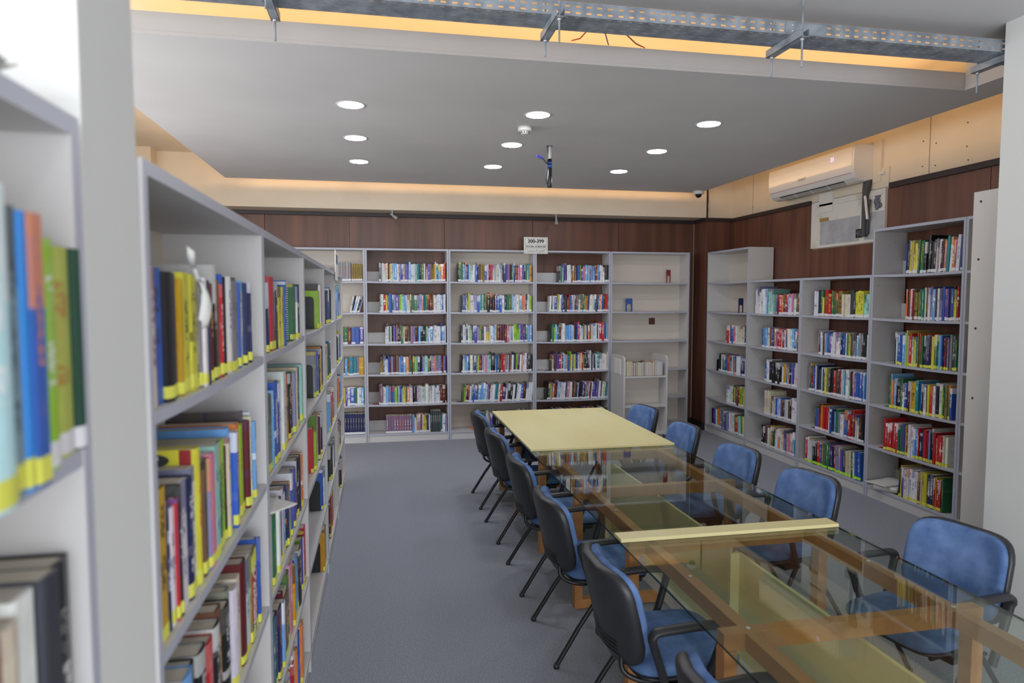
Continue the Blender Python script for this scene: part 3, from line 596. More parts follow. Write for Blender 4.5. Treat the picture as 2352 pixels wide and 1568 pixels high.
for b in BOOKS:
    T = Matrix.Translation(b['P']) @ Matrix.Rotation(b['rz'], 4, 'Z') @ Matrix.Rotation(b['ln'], 4, 'Y')
    cs = b['cols']
    has_lab = True
    if b.get('hero'):
        nh += 1; cv, pg, lb = MB(), MB(), MB(); book_geo(cv, pg, lb, b['w'], b['d'], b['h'], b['hard'], cs)
        o = cv.build('book', 'book_cover', recalc=False); o.matrix_world = T
        ph = CASES[b['case']][6]
        tag(o, '%s %sbook, %s from left, %s shelf, %s' % (b['nm'], 'thick ' if b['th'] else '', ordw(b['idx']), shelf_word(b['case'], b['lev']), ph), 'book', 'books in the '+ph)
        pg.col = [None]*len(pg.f); pg.build('page_block', 'page', o, recalc=False)
        lb.col = [None]*len(lb.f)
        if lb.f: lb.build('spine_label', b['row']['lab'], o, recalc=False)
        w, h, d = b['w'], b['h'], b['d']
        if b['code'] == '1':
            oval(o, (-.0006, d*.45, h-.022), PI/2, .045, .0155, 'ink')
            text('cover_lettering', "SCHAUM'S", .011, (-.0016, d*.45, h-.017), (PI/2, 0, -PI/2), 'white_ink', o); text('cover_lettering', 'outlines', .014, (-.0016, d*.45, h-.027), (PI/2, 0, -PI/2), 'white_ink', o)
            MB().box(-.0007, 0, .012, .035, h-.065, h-.001).build('cover_stripe', 'red_paint', o)
        sp = {'9': ('Algebra', .024), 'C': ('CALCULUS', .025), '8': ('Dictionary', .022)}.get(b['code'])
        if sp: text('spine_lettering', sp[0], min(sp[1], w*.85), (w/2, -.0012, h*.60), (PI/2, PI/2, 0), 'white_ink', o, bold=.0004)
        if b['case'] == 'A' and b['lev'] == 2 and b['code'] == 'h' and b['th']:
            MB().box(w*.1, w*.9, -.0012, 0, h*.22, h*.74).build('spine_panel', 'red_ink', o)
            text('spine_lettering', 'A+ Certification', min(.028, w*.6), (w/2, -.0020, h*.48), (PI/2, PI/2, 0), 'white_ink', o)
            MB().box(w*.05, w*.95, -.0012, 0, h*.80, h*.97).build('spine_panel', 'yellow_label', o)
    else:
        stuff.M = T; book_geo(stuff, stuff, stuff, b['w'], b['d'], b['h'], b['hard'], cs, (0, 1, LI[b['row']['lab']])); stuff.M = None
so = stuff.build('books', ['book_cover', 'page', 'yellow_label', 'white_label', 'lime_label'], recalc=False)
so['kind'] = 'stuff'; tag(so, 'many small distant library books of every colour standing in rows on the farther bookcases', 'books')

# ------------------------------------------------------------------ bookends
def bookend_parts(root, w, h, base, m, arch=True):
    if arch:
        n = 10; out = []; inn = []
        r1 = .012; out = [(-w/2, 0), (-w/2, h-r1), (-w/2+r1*.3, h-r1*.3), (-w/2+r1, h), (w/2-r1, h), (w/2-r1*.3, h-r1*.3), (w/2, h-r1), (w/2, 0)]
        iw = w*.27; ih = h*.40
        inn = [(-iw, 0), (-iw, ih), (-iw*.9, ih+iw*.5), (-iw*.5, ih+iw*1.1), (iw*.5, ih+iw*1.1), (iw*.9, ih+iw*.5), (iw, ih), (iw, 0)]
        v = []; f = []
        for y in (-.001, .001):
            v += [(x, y, z) for x, z in out]+[(x, y, z) for x, z in inn]
        for i in range(7):
            f += [(i, i+1, 8+i+1, 8+i), (16+i, 24+i, 24+i+1, 16+i+1), (i, 16+i, 16+i+1, i+1), (8+i, 8+i+1, 24+i+1, 24+i)]
        MB().add(v, f).build('upright_plate', m, root)
    else:
        MB().prism([(-w/2, 0), (w/2, 0), (w/2, h-.02), (w/2-.006, h-.006), (w/2-.02, h), (-w/2+.02, h), (-w/2+.006, h-.006), (-w/2, h-.02)], 'y', -.001, .001).build('upright_plate', m, root)
    MB().box(-w/2, w/2, -.001 if not base < 0 else base, base if base > 0 else .001, 0, .0015).build('base_plate', m, root)
def bookend(loc, rz, m, label, w=.11, h=.17, base=.10, arch=True):
    r = empty('bookend', loc, rz, label, 'bookend', 'metal bookends'); bookend_parts(r, w, h, base, m, arch); return r
def sagz(case, a, lev):
    c = CASES[case]; s = (a-c[1])/(c[2]-c[1]); return LEV[lev]+(0 if lev == 0 else -SAG*4*s*(1-s))+.0005
bookend((4.09, 9.12, sagz('B5', 4.09, 5)), math.radians(33), 'red_paint', 'red metal bookend alone on the top shelf behind the trolley', .11, .19, .09)
bookend((3.48, 9.08, sagz('B5', 3.48, 4)), math.radians(8), 'blue_paint', 'blue metal bookend alone on the second shelf behind the trolley', .115, .185, .09)
bookend((4.68, 8.15, sagz('U1', -8.15, 4)), math.radians(5), 'navy_paint', 'navy metal bookend alone in the right corner bookcase', .075, .19, .09)
bn = 0
for key, lev, a in (('D', 4, 4.355), ('D', 3, 4.205), ('D', 1, 4.545), ('D', 0, 4.475), ('E', 4, 5.145), ('E', 3, 4.995), ('E', 0, 5.095), ('F', 4, 6.295), ('F', 2, 6.395), ('F', 1, 6.295)):
    ln_ = CASES[key][6]; g = (key, lev) == ('F', 1)
    bookend((-.36-(.09 if key == 'D' else .078), a, sagz(key, a, lev)), 0, 'green_paint' if g else 'black_metal', '%s metal bookend on the %s shelf of the %s' % ('green' if g else 'black', shelf_word(key, lev), ln_), .11, .20 if key == 'D' else .17, -.0 or .004, False)
for key, lev, a, m, nm in (('B2', 1, -.03, 'red_paint', 'red'), ('B3', 2, 1.065, 'black_metal', 'black'), ('B3', 1, 1.09, 'black_metal', 'black'), ('B4', 4, 2.345, 'black_metal', 'black'), ('B4', 2, 2.32, 'black_metal', 'black'), ('B4', 1, 2.25, 'black_metal', 'black'), ('B4', 3, 2.30, 'black_metal', 'black'), ('B3', 3, 1.06, 'black_metal', 'black')):
    bookend((a, 9.06, sagz(key, a, lev)), PI/2, m, '%s metal bookend left of books, %s shelf, %s' % (nm, shelf_word(key, lev), CASES[key][6]), .09, .15, .07, False)
for key, lev, a, m, nm in (('U1', 2, -8.635, 'black_metal', 'black'), ('U4', 2, -5.395, 'green_paint', 'green'), ('U4', 1, -5.445, 'red_paint', 'red'), ('U4', 0, -5.235, 'black_metal', 'black'), ('U3', 1, -6.455, 'black_metal', 'black')):
    bookend((4.66, -a, sagz(key, a, lev)), 0, m, '%s metal bookend left of books, %s shelf, %s' % (nm, shelf_word(key, lev), CASES[key][6]), .10, .16, .07, False)

# ------------------------------------------------------------------ spiral notebook, loose papers, plastic strips
r = empty('notebook', (-.395, 3.08, LEV[4]-SAG*.6+.001), math.radians(22), 'blue spiral notebook turned outward on the top shelf of the second left bookcase', 'notebook')
# (books of that shelf leave it room by standing deeper)
MB().box(-.17, 0, 0, .012, 0, .265).build('page_block', 'paper', r)
MB().box(-.17, .0, -.0015, 0, 0, .265).build('cover', 'blue_paint', r)
mb = MB()
for k in range(26):
    z = .008+k*.0099; mb.tube([(math.cos(t)*.009-.001, .006+math.sin(t)*.009, z+t*.0004) for t in [2*PI*q/8 for q in range(9)]], .0012, 5, cap=False)
mb.build('spiral', 'white_plastic', r)
MB().box(-.16, -.03, -.0022, -.0015, .19, .24).build('cover_window', 'paper', r); MB().box(-.12, -.02, -.0022, -.0015, .01, .05).build('sticker', 'paper', r)
o = bpy.data.objects[r.name]
def sheet(name, loc, rz, w, d, m, label, cat, curl=.03, n=10, th=.0012, grp=None, tilt=(0, 0)):
    mb = MB(); v = []; f = []
    for s in (0, 1):
        for i in range(n+1):
            for j in range(n+1):
                x = (i/n-.5)*w; y = (j/n-.5)*d; z = curl*max(0, (abs(i/n-.5)*2-.5))**2*(1 if i > n/2 else .5)+curl*.3*math.sin(j/n*3)*i/n+s*th+.0005
                v.append((x, y, z))
    m_ = (n+1)*(n+1)
    for i in range(n):
        for j in range(n):
            q = i*(n+1)+j; f += [(m_+q, m_+q+n+1, m_+q+n+2, m_+q+1), (q, q+1, q+n+2, q+n+1)]
    for i in range(n):
        for q, e in ((i, i+1), (n*(n+1)+i, n*(n+1)+i+1), (i*(n+1), (i+1)*(n+1)), (i*(n+1)+n, (i+1)*(n+1)+n)): f.append((q, e, m_+e, m_+q))
    mb.add(v, f, 0, True); o = mb.build(name, m); o.location = loc; o.rotation_euler = (tilt[0], tilt[1], rz); tag(o, label, cat, grp); return o
sheet('paper_stack', (4.70, 5.43, .112), .5, .27, .21, 'paper', 'lower stack of white papers on the bottom shelf of the tall right bookcase', 'papers', .012, th=.045)
sheet('paper_sheet', (4.67, 5.46, .162), .2, .30, .22, 'paper', 'curling white sheets on top of the paper stack, tall right bookcase', 'papers', .05, th=.006)
sheet('leaflet', (-.40, 2.42, 1.182), .9, .13, .19, 'paper', 'white leaflet with red lines lying on books in the second left bookcase', 'leaflet', .012)
# torn plastic strip hanging over the near books
mb = MB(); pth = [(1.325, 1.985, .012), (1.34, 1.965, .014), (1.365, 1.945, .018), (1.39, 1.925, .022), (1.41, 1.905, .03), (1.425, 1.885, .034), (1.42, 1.865, .03), (1.40, 1.85, .012)]
v = []; f = []
for k, (y, z, w) in enumerate(pth):
    for q in (-1, 0, 1): v.append((-.338+.010*(q == 0)-.004*math.sin(k), y-q*w*.85, z+q*w*.75))
for k in range(len(pth)-1):
    for q in range(2): f.append((k*3+q, k*3+q+1, k*3+q+4, k*3+q+3))
mb.add(v, f, 0, True); o = mb.build('paper_strip', 'paper'); tag(o, 'torn white plastic strip hanging over books just behind the left column', 'scrap')
md = o.modifiers.new('s', 'SOLIDIFY'); md.thickness = .001
# crumpled scrap on top of the nearest case
mb = MB(); v = []; f = []
for i in range(7):
    for j in range(5): v.append((-.46+.07*j/4+.01*math.sin(i*2.1), .74+.12*i/6, 2.124+.030*abs(math.sin(i*1.3+j*.9))+.008))
for i in range(6):
    for j in range(4): q = i*5+j; f.append((q, q+5, q+6, q+1))
mb.add(v, f, 0, True); o = mb.build('crumpled_paper', 'paper'); tag(o, 'crumpled white paper on top of the nearest left bookcase', 'scrap'); md = o.modifiers.new('s', 'SOLIDIFY'); md.thickness = .001
# small upright sign plate on the left row
r = empty('shelf_sign', (-.352, 6.0, 2.05), 0, 'thin pale sign plate fixed upright to the end of the left row', 'sign'); MB().box(-.003, .003, -.15, .15, 0, .25).build('plate', 'white_plastic', r, bevel=.001)
MB().box(.0031, .0036, -.13, .13, .14, .22).build('printed_strip', 'grey_ink', r)
r = empty('tape_roll', (-.43, 6.75, LEV[4]-.004+.255), 0, 'small pale teal jar lying on books in the far left bookcase', 'jar')
MB().lathe([(.0, 0), (.05, 0), (.055, .012), (.055, .045), (.05, .055), (0, .055)], (0, 0, 0), 20).build('body', 'teal_plastic', r); MB().lathe([(0, .055), (.045, .055), (.045, .066), (0, .066)], (0, 0, 0), 20).build('lid', 'chrome', r)

# ------------------------------------------------------------------ section sign
r = empty('section_sign', (2.095, 8.955, 2.50), 0, 'white section sign reading 300-399 SOCIAL SCIENCES over the back bookcases', 'sign')
MB().box(-.165, .165, 0, .008, 0, .222).build('board', 'white_plastic', r, bevel=.001)
mb = MB()
for a in ((-.150, .150, .207, .211), (-.150, .150, .012, .016), (-.150, -.146, .012, .211), (.146, .150, .012, .211), (-.15, .15, .122, .126), (-.15, .15, .064, .068)): mb.box(a[0], a[1], -.0006, 0, a[2], a[3])
mb.build('border', 'grey_ink', r)
text('lettering', '300-399', .068, (0, -.0010, .165), (PI/2, 0, 0), 'ink', r, bold=.0024)
text('lettering', 'SOCIAL SCIENCES', .034, (0, -.0010, .094), (PI/2, 0, 0), 'ink', r, bold=.0012)
text('lettering', '\ufe94\ufef4\ufecb\ufe8e\ufee4\ufe98\ufe9f\ufefb\ufe8d \ufee1\ufeee\ufee0\ufecc\ufedf\ufe8d', .038, (0, -.0010, .041), (PI/2, 0, 0), 'ink', r)

# ------------------------------------------------------------------ book trolley
r = empty('book_trolley', (3.405, 8.49, 0), 0, 'grey metal book trolley standing before the empty back bookcase', 'trolley')
def tro(n, m, *d, **k): return box(n, m, *d, parent=r, **k)
def side_panel(x0, x1):
    y0, y1, z0, z1, q = -.24, .24, .10, 1.15, .06
    poly = [(y0, z0), (y1, z0), (y1, z1-q)]+[(y1-q+q*math.cos(t), z1-q+q*math.sin(t)) for t in (PI/6, PI/3, PI/2)]+[(y0+q+q*math.cos(t), z1-q+q*math.sin(t)) for t in (PI/2, 2*PI/3, 5*PI/6)]+[(y0, z1-q)]
    return MB().prism(poly, 'x', x0, x1).build('side_panel', 'laminate', r, bevel=.003)
side_panel(-.305, -.283); side_panel(.283, .305)
tro('shelf', 'laminate', -.283, .283, -.235, .235, .865, .885); tro('shelf', 'laminate', -.283, .283, -.235, .235, .475, .497); tro('shelf', 'laminate', -.283, .283, -.235, .235, .11, .132)
tro('back_panel', 'back_board', -.283, .283, -.004, .004, .132, .865)
tro('label_holder', 'white_plastic', -.311, -.305, -.14, .10, .90, 1.10, bevel=.002)
for x in (-.24, .24):
    for y in (-.18, .18):
        w_ = MB().lathe([(0, -.012), (.035, -.012), (.04, -.006), (.04, .006), (.035, .012), (0, .012)], (x, y, .041), 16, axis='x').build('wheel', 'black_plastic', r)
        MB().box(x-.02, x+.02, y-.018, y+.018, .055, .10).build('fork', 'chrome', w_)
x = 3.405-.278; rr = random.Random(5); k = 0
TC = 'gywcfmkcwkfwxwcoswwvcnv'
while x < 3.405+.25 and k < len(TC):
    w = rr.uniform(.017, .034); h = rr.uniform(.17, .20); c_ = TC[k]; cs = (jit(srgb(PAL[c_]), rr), srgb('#ddd8cc'), (rr.random(), .95, 0, 1)); cv, pg = MB(), MB()
    book_geo(cv, pg, None, w, .135, h, True, cs); o = cv.build('book', 'book_cover', recalc=False)
    ln = .05 if k > 8 else .02
    o.matrix_world = Matrix.Translation((x+w, 8.42, .8865+.0)) @ Matrix.Rotation(PI, 4, 'Z') @ Matrix.Rotation(0, 4, 'Y')
    tag(o, '%s backed book on the grey trolley, pages outward, %s from the left' % (NAMES[c_], ordw(k)), 'book', 'books on the trolley, pages outward')
    pg.col = [None]*len(pg.f); pg.build('page_block', 'page', o, recalc=False); x += w+.001; k += 1

# ------------------------------------------------------------------ long glass table
TX0, TX1 = 1.10, 2.25
t = empty('glass_table', (1.675, 3.75, 0), 0, 'long library table with glass sheets on a beech frame and a ply divider beneath', 'table')
def tb(n, m, x0, x1, y0, y1, z0, z1, bevel=.002, label=None): return box(n, m, x0-1.675, x1-1.675, y0-3.75, y1-3.75, z0, z1, parent=t, bevel=bevel, label=label)
FY = [6.52, 5.72, 4.82, 3.90, 3.0, 2.10, 1.22]
for y in FY:
    for x0, x1 in ((1.155, 1.205), (2.165, 2.215)): tb('leg', 'beech', x0, x1, y-.03, y+.03, 0 if False else .055, .677)
    tb('cross_beam', 'beech', 1.155, 2.215, y-.025, y+.025, .677, .742); tb('foot_beam', 'beech', 1.155, 2.215, y-.03, y+.03, 0, .055)
for y0, y1 in zip(FY[1:], FY[:-1]):
    for x in (1.26, 2.105): tb('long_beam', 'beech', x-.025, x+.025, y0+.025, y1-.025, .677, .741)
for i, (y0, y1) in enumerate(((3.04, 4.80), (1.24, 2.96))):
    tb('divider_board', 'ply', 1.712, 1.730, y0, y1, .11, .655, .001); tb('divider_post', 'ply', 1.665, 1.712, y1-.018, y1, .02, .66, .001)
    tr = tb('cable_trunking', 'white_plastic', 1.690, 1.712, y0, y1, .05, .15, .003)
    for y in (y0+.45, y0+1.2):
        s_ = MB().box(1.685-1.675, 1.690-1.675, y-.075-3.75, y+.075-3.75, .055, .145).build('socket_plate', 'white_plastic', tr, bevel=.002)
mb = MB()
for y in (3.49, 4.24, 1.69, 2.44):
    for dy in (-.035, .035):
        for zz, yy in ((.115, 0), (.085, -.010), (.085, .010)): mb.box(1.6842-1.675, 1.6852-1.675, y+dy+yy-.003-3.75, y+dy+yy+.003-3.75, zz-.006, zz+.006)
mb.build('socket_slots', 'ink', t)
for nm_, y0, y1 in (('glass_sheet', 3.005, 6.61), ('glass_sheet', .85, 2.995)):
    g = MB().box(TX0-1.675, TX1-1.675, y0-3.75, y1-3.75, .746, .755); g = MB()
    g.add([(TX0-1.675, y0-3.75, .746), (TX1-1.675, y0-3.75, .746), (TX1-1.675, y1-3.75, .746), (TX0-1.675, y1-3.75, .746), (TX0-1.675, y0-3.75, .755), (TX1-1.675, y0-3.75, .755), (TX1-1.675, y1-3.75, .755), (TX0-1.675, y1-3.75, .755)],
          [(4, 5, 6, 7)], 0); g.add(g.v[:8], [(0, 3, 2, 1)], 0); g.add(g.v[:8], [(0, 1, 5, 4), (1, 2, 6, 5), (2, 3, 7, 6), (3, 0, 4, 7)], 1)
    g.build(nm_, ['table_glass', 'glass_edge'], t, recalc=False)
mb = MB()
for y in FY:
    for x in (1.26, 2.105): mb.lathe([(0, .7415), (.008, .7415), (.008, .746), (0, .746)], (x-1.675, y-3.75, 0), 12)
    for x in (1.26, 2.105): mb.lathe([(0, .7415), (.008, .7415), (.008, .746), (0, .746)], (x-1.675, y-.45-3.75, 0), 12)
mb.build('glass_pad', 'white_plastic', t)
p = MB().box(-.575, .575, -.875, .875, 0, .017).build('table_board', 'ply', bevel=.002); p.location = (1.675, 5.735, .7555); tag(p, 'large pale plywood board lying on the far end of the glass table', 'board')
p = MB().box(-.575, .575, -.048, .048, 0, .017).build('table_strip', 'ply', bevel=.002); p.location = (1.675, 2.985, .7555); tag(p, 'narrow pale plywood strip lying across the joint of the glass sheets', 'board')

# ------------------------------------------------------------------ chairs
def pad(w, h, rc, t, dome, curve, off=0, n=30, rings=5, back=False, taper=0):
    """rounded plate in local a (x), b (z), normal -y..; returns verts, faces"""
    def outl(th, s):
        e = 2.0/rc; c_, s_ = math.cos(th), math.sin(th)
        a = math.copysign(abs(c_)**e, c_)*w/2*s; b = math.copysign(abs(s_)**e, s_)*h/2*s
        a *= 1-taper*(b/h+.5) if taper else 1
        return a, b
    prof = [(1.0, 0), (1.0, .35), (.97, .72), (.9, .93), (.72, 1.0), (.35, 1.03)]
    v = []; f = []; k = 0
    ringsL = [(s, -1, q) for s, q in reversed(prof[1:])]+[(1.0, 0, 0)]+[(s, 1, q) for s, q in prof[1:]]
    for s, sd, q in ringsL:
        for j in range(n):
            a, b = outl(2*PI*j/n, s); c = curve*(a/(w/2))**2
            depth = t/2*q*sd
            if sd > 0: depth += dome*(1-s*s)
            v.append((a, depth+c+off, b))
    m = len(ringsL)
    for i in range(m-1):
        for j in range(n): f.append((i*n+j, i*n+(j+1) % n, (i+1)*n+(j+1) % n, (i+1)*n+j))
    f.append(tuple(range(n-1, -1, -1))); f.append(tuple((m-1)*n+j for j in range(n)))
    return v, f
def make_chair():
    # local: faces +x
    r = empty('office_chair', (0, 0, 0))
    # seat
    v, f = pad(.47, .47, 5.0, .055, .012, -.0)
    MB().add([(b+.03, a, .455+c-.012*max(0, (b-.1)*6)**2) for a, c, b in v], f, 0, True).build('seat', 'fabric', r)
    v, f = pad(.45, .44, 5.0, .022, 0, 0)
    MB().add([(b+.03, a, .418+c) for a, c, b in v], f, 0, True).build('seat_shell', 'black_plastic', r)
    # backrest: cushion in front, black shell behind
    tl = math.radians(13); cx, cz = -.262, .645
    def place(vs): return [(cx+c*math.cos(tl)-b*math.sin(tl)+.06*max(0, -b-.08)*0, a, cz+b*math.cos(tl)+c*math.sin(tl)) for a, c, b in vs]
    v, f = pad(.46, .385, 4.2, .05, .012, .062, off=.020, taper=-.0)
    MB().add(place(v), f, 0, True).build('backrest', 'fabric', r)
    v, f = pad(.48, .405, 4.4, .055, 0, .068, off=-.014)
    sh = MB().add(place(v), f, 0, True).build('back_shell', 'black_plastic', r)
    mb = MB()
    for k in range(4):
        b = -.15+k*.018; pts = [(a, -.043+.068*(a/.24)**2, b) for a in [x*.02 for x in range(-7, 8)]]; mb.tube(place(pts), .0028, 6)
    mb.build('shell_rib', 'black_plastic', sh)
    # steel underframe
    mb = MB()
    for s in (-1, 1):
        mb.tube(rpath([(.20, .19*s, .40), (-.16, .19*s, .40), (-.245, .15*s, .43), (-.225, .13*s, .56)], .06), .011, 8)
        mb.bar((-.05, .19*s, .392), (-.05, .245*s, .392), .05, .012); mb.bar((.08, .19*s, .392), (.08, .245*s, .392), .05, .012)
    mb.bar((-.05, -.24, .392), (-.05, .24, .392), .03, .02); mb.bar((.12, -.24, .392), (.12, .24, .392), .03, .02)
    mb.build('underframe', 'black_metal', r)
    for s in (-1, 1):
        for foot, top in ((-.285, -.02), (.27, .06)):
            l = MB().tube([(foot, .262*s, .012), (foot*.55+top*.45, .257*s, .20), (top, .25*s, .405)], .0125, 10, ry=.0125).build('leg', 'black_metal', r)
            MB().lathe([(.0, 0), (.016, 0), (.016, .018), (.012, .022), (0, .022)], (foot, .262*s, 0), 12).build('foot_cap', 'black_plastic', l)
    for s in (-1, 1):
        pth = rpath([(-.085, .258*s, .345), (-.115, .268*s, .46), (-.175, .275*s, .642), (.04, .275*s, .654), (.145, .272*s, .646), (.10, .262*s, .50), (.06, .25*s, .40)], .045, 5)
        n = len(pth); rad = []
        for p in pth: rad.append(.026 if p.z > .60 else .019)
        MB().tube(pth, rad, 10, ry=.016, nrm=(0, 1, 0) if False else None).build('armrest', 'black_plastic', r)
    return r
proto = make_chair()
CH = [(1.165, 6.18, 0, 'farthest blue chair on the aisle side of the table'), (1.165, 5.31, .02, 'second blue chair from the far end, aisle side of the table'),
      (1.165, 4.365, -.02, 'third blue chair from the far end, aisle side of the table'), (1.160, 3.515, .0, 'fourth blue chair from the far end, aisle side of the table'),
      (1.160, 2.59, .0, 'large near blue chair on the aisle side, seen whole in front'), (1.17, 1.67, .05, 'nearest blue chair, cut by the bottom edge, aisle side'),
      (2.30, 6.15, PI+.14, 'farthest blue chair on the bookcase side of the table'), (2.27, 5.23, PI+.02, 'second blue chair from the far end, bookcase side of the table'),
      (2.265, 4.33, PI+.08, 'third blue chair from the far end, bookcase side of the table'), (2.31, 3.57, PI+.13, 'fourth blue chair from the far end, bookcase side of the table'),
      (2.40, 2.56, PI+.19, 'nearest blue chair on the bookcase side, in front of the right column')]
for i, (x, y, rz, lab) in enumerate(CH):
    o = proto if i == 0 else copy_tree(proto)
    o.location = (x, y, 0); o.rotation_euler = (0, 0, rz); tag(o, lab+', black arms', 'chair', 'blue upholstered chairs around the glass table')

# ------------------------------------------------------------------ ceiling fittings
RW = ('far', 'middle', 'near'); CW = ('left', 'centre', 'right')
for j, y in enumerate((5.26, 6.32, 7.39)):
    for i, x in enumerate((-.185, 1.245, 2.695)):
        r = empty('downlight', (x, y, ZC), 0, 'round white recessed downlight, %s column, %s row of the grey ceiling' % (CW[i], ('nearest', 'middle', 'farthest')[j]), 'light', 'recessed downlights')
        MB().lathe([(.092, -.002), (.108, -.003), (.110, 0), (.092, 0)], (0, 0, 0), 32).build('trim_ring', 'lamp_ring', r)
        MB().lathe([(0, -.0035), (.092, -.0035), (.092, -.001), (0, -.001)], (0, 0, 0), 32).build('diffuser', 'lamp_glass', r)
# downlights of the nearer ceiling, over and behind the photographer
for y in (-2.6, -1.0):
    for x in (-2.2, .4, 3.0):
        l = area('downlight_lamp', (x, y, ZC-.01), (0, 0, 0), .2, .2, 5, (.93, .96, 1))
r = empty('smoke_detector', (1.223, 5.65, ZC), 0, 'white round smoke detector on the ceiling between the centre lights', 'detector')
MB().lathe([(0, -.035), (.052, -.035), (.057, -.030), (.058, 0), (0, 0)], (0, 0, 0), 28).build('base', 'white_plastic', r)
MB().lathe([(0, -.058), (.030, -.057), (.034, -.05), (.034, -.035), (0, -.035)], (0, 0, 0), 24).build('sensor_chamber', 'white_plastic', r)
mb = MB(); [mb.box(.033*math.cos(t)-.005, .033*math.cos(t)+.005, .033*math.sin(t)-.005, .033*math.sin(t)+.005, -.052, -.042) for t in [PI/5*k for k in range(10)]]; mb.build('vent_slot', 'ink', r)
# cut-off projector pole with taped cables
r = empty('ceiling_pole', (1.602, 6.30, ZC), 0, 'short vertical pole with taped cables and a blue plug hanging from the ceiling', 'pole')
MB().lathe([(0, 0), (.019, 0), (.019, -.135), (.021, -.14), (0, -.14)][::-1], (.004, 0, 0), 16).build('upper_pole', 'white_paint', r)
MB().lathe([(0, -.385), (.020, -.385), (.022, -.37), (.022, -.12), (0, -.12)], (.004, 0, 0), 16).build('foam_sleeve', 'dark_plastic', r)
MB().lathe([(0, -.20), (.024, -.20), (.024, -.175), (0, -.175)], (.003, 0, 0), 16).build('blue_tape', 'blue_tape', r); MB().lathe([(0, -.165), (.0235, -.165), (.0235, -.15), (0, -.15)], (.003, 0, 0), 16).build('blue_tape', 'blue_tape', r)
MB().tube(rpath([(-.018, -.01, 0), (-.02, -.012, -.1), (-.022, -.02, -.19), (-.04, -.02, -.28), (-.03, -.012, -.35), (-.012, -.01, -.365)], .04), .005, 7).build('black_cable', 'black_plastic', r)
MB().tube([(-.01, -.02, -.18), (-.035, -.022, -.16), (-.06, -.022, -.13), (-.075, -.022, -.12)], .006, 7).build('plug_cable', 'black_plastic', r)
MB().bar((-.075, -.022, -.122), (-.125, -.022, -.095), .022, .02).build('blue_plug', 'blue_plug', r, bevel=.003)
MB().lathe([(0, -.003), (.03, -.003), (.03, 0), (0, 0)], (0, 0, 0), 16).build('ceiling_hole_ring', 'screw', r)
# dome camera
r = empty('dome_camera', (4.235, 8.52, ZC), 0, 'white dome security camera at the far right corner of the grey ceiling', 'camera')
MB().lathe([(0, -.045), (.058, -.045), (.070, -.035), (.072, 0), (0, 0)], (0, 0, 0), 28).build('housing', 'white_plastic', r)
MB().lathe([(.045*math.cos(a), -.045-.045*math.sin(a)) for a in [PI/2*k/6 for k in range(6, -1, -1)]], (0, 0, 0), 24).build('dark_dome', 'clear_dome', r)
# spotlights under the bulkhead
for i, (x, tl) in enumerate(((.188, .9), (2.395, .0))):
    r = empty('spotlight', (x, 9.02, 3.035), 0, ('small chrome spotlight tilted sideways under the back bulkhead, left one', 'small chrome spotlight pointing down under the back bulkhead, near the sign')[i], 'spotlight', 'chrome spotlights under the bulkhead')
    MB().lathe([(0, -.012), (.03, -.012), (.036, -.006), (.036, 0), (0, 0)], (0, 0, 0), 20).build('mount_plate', 'chrome', r)
    MB().tube([(0, 0, -.01), (0, 0, -.055)], .006, 8).build('stem', 'chrome', r)
    d = Vector((math.sin(tl), -.35, -math.cos(tl))).normalized(); a = Vector((0, 0, -.055))-d*.03; b = a+d*.10
    MB().tube([a, a+d*.03, a+d*.07, b], [.011, .014, .020, .024], 14).build('lamp_head', 'chrome', r); MB().tube([b-d*.001, b+d*.002], .020, 14).build('bulb', 'white_plastic', r)

# perforated cable tray
def perforated(L, H, rows, pitch, sl, sh, y0=None):
    """plate in local x,z: cells with octagonal slots"""
    n = int(L/pitch); v = []; f = []; ch = H/rows
    for i in range(n):
        for j in range(rows):
            x0, x1, z0, z1 = i*pitch, (i+1)*pitch, j*ch, (j+1)*ch; cx, cz = (x0+x1)/2, (z0+z1)/2; o = len(v)
            v += [(x0, z0), (cx, z0), (x1, z0), (x1, cz), (x1, z1), (cx, z1), (x0, z1), (x0, cz)]
            a, b = sl/2, sh/2
            v += [(cx-a*.8, cz-b), (cx, cz-b), (cx+a*.8, cz-b), (cx+a, cz), (cx+a*.8, cz+b), (cx, cz+b), (cx-a*.8, cz+b), (cx-a, cz)]
            for k in range(8): f.append((o+k, o+(k+1) % 8, o+8+(k+1) % 8, o+8+k))
    return v, f
r = empty('cable_tray', (-1.6, 3.09, 3.20), 0, 'perforated galvanised cable tray hanging across the room below the ceiling slot', 'cable tray')
TL = 5.6
v, f = perforated(TL, .058, 2, .052, .027, .009); o = MB().add([(x, 0, z) for x, z in v], f).build('side_rail', 'galvanised', r, recalc=False); md = o.modifiers.new('s', 'SOLIDIFY'); md.thickness = .0015
o = MB().add([(x, .17, z) for x, z in v], f).build('side_rail', 'galvanised', r, recalc=False); md = o.modifiers.new('s', 'SOLIDIFY'); md.thickness = .0015
v, f = perforated(TL, .17, 5, .052, .022, .006); o = MB().add([(x, z, 0) for x, z in v], f).build('tray_bottom', 'galvanised', r, recalc=False); md = o.modifiers.new('s', 'SOLIDIFY'); md.thickness = .0015
for y in (0, .17): MB().tube([(0, y, .060), (TL, y, .060)], .003, 6).build('rolled_edge', 'galvanised', r)
mb = MB()
for x in (3.2+.42, 3.2+.47): 
    for zz in (.016, .044): mb.lathe([(0, -.006), (.006, -.006), (.006, 0)], (x, 0, zz), 6, axis='y')
mb.build('joint_bolt', 'chrome', r)
box('joint_plate', 'galvanised', 3.58, 3.78, -.0035, -.001, .003, .055, parent=r)
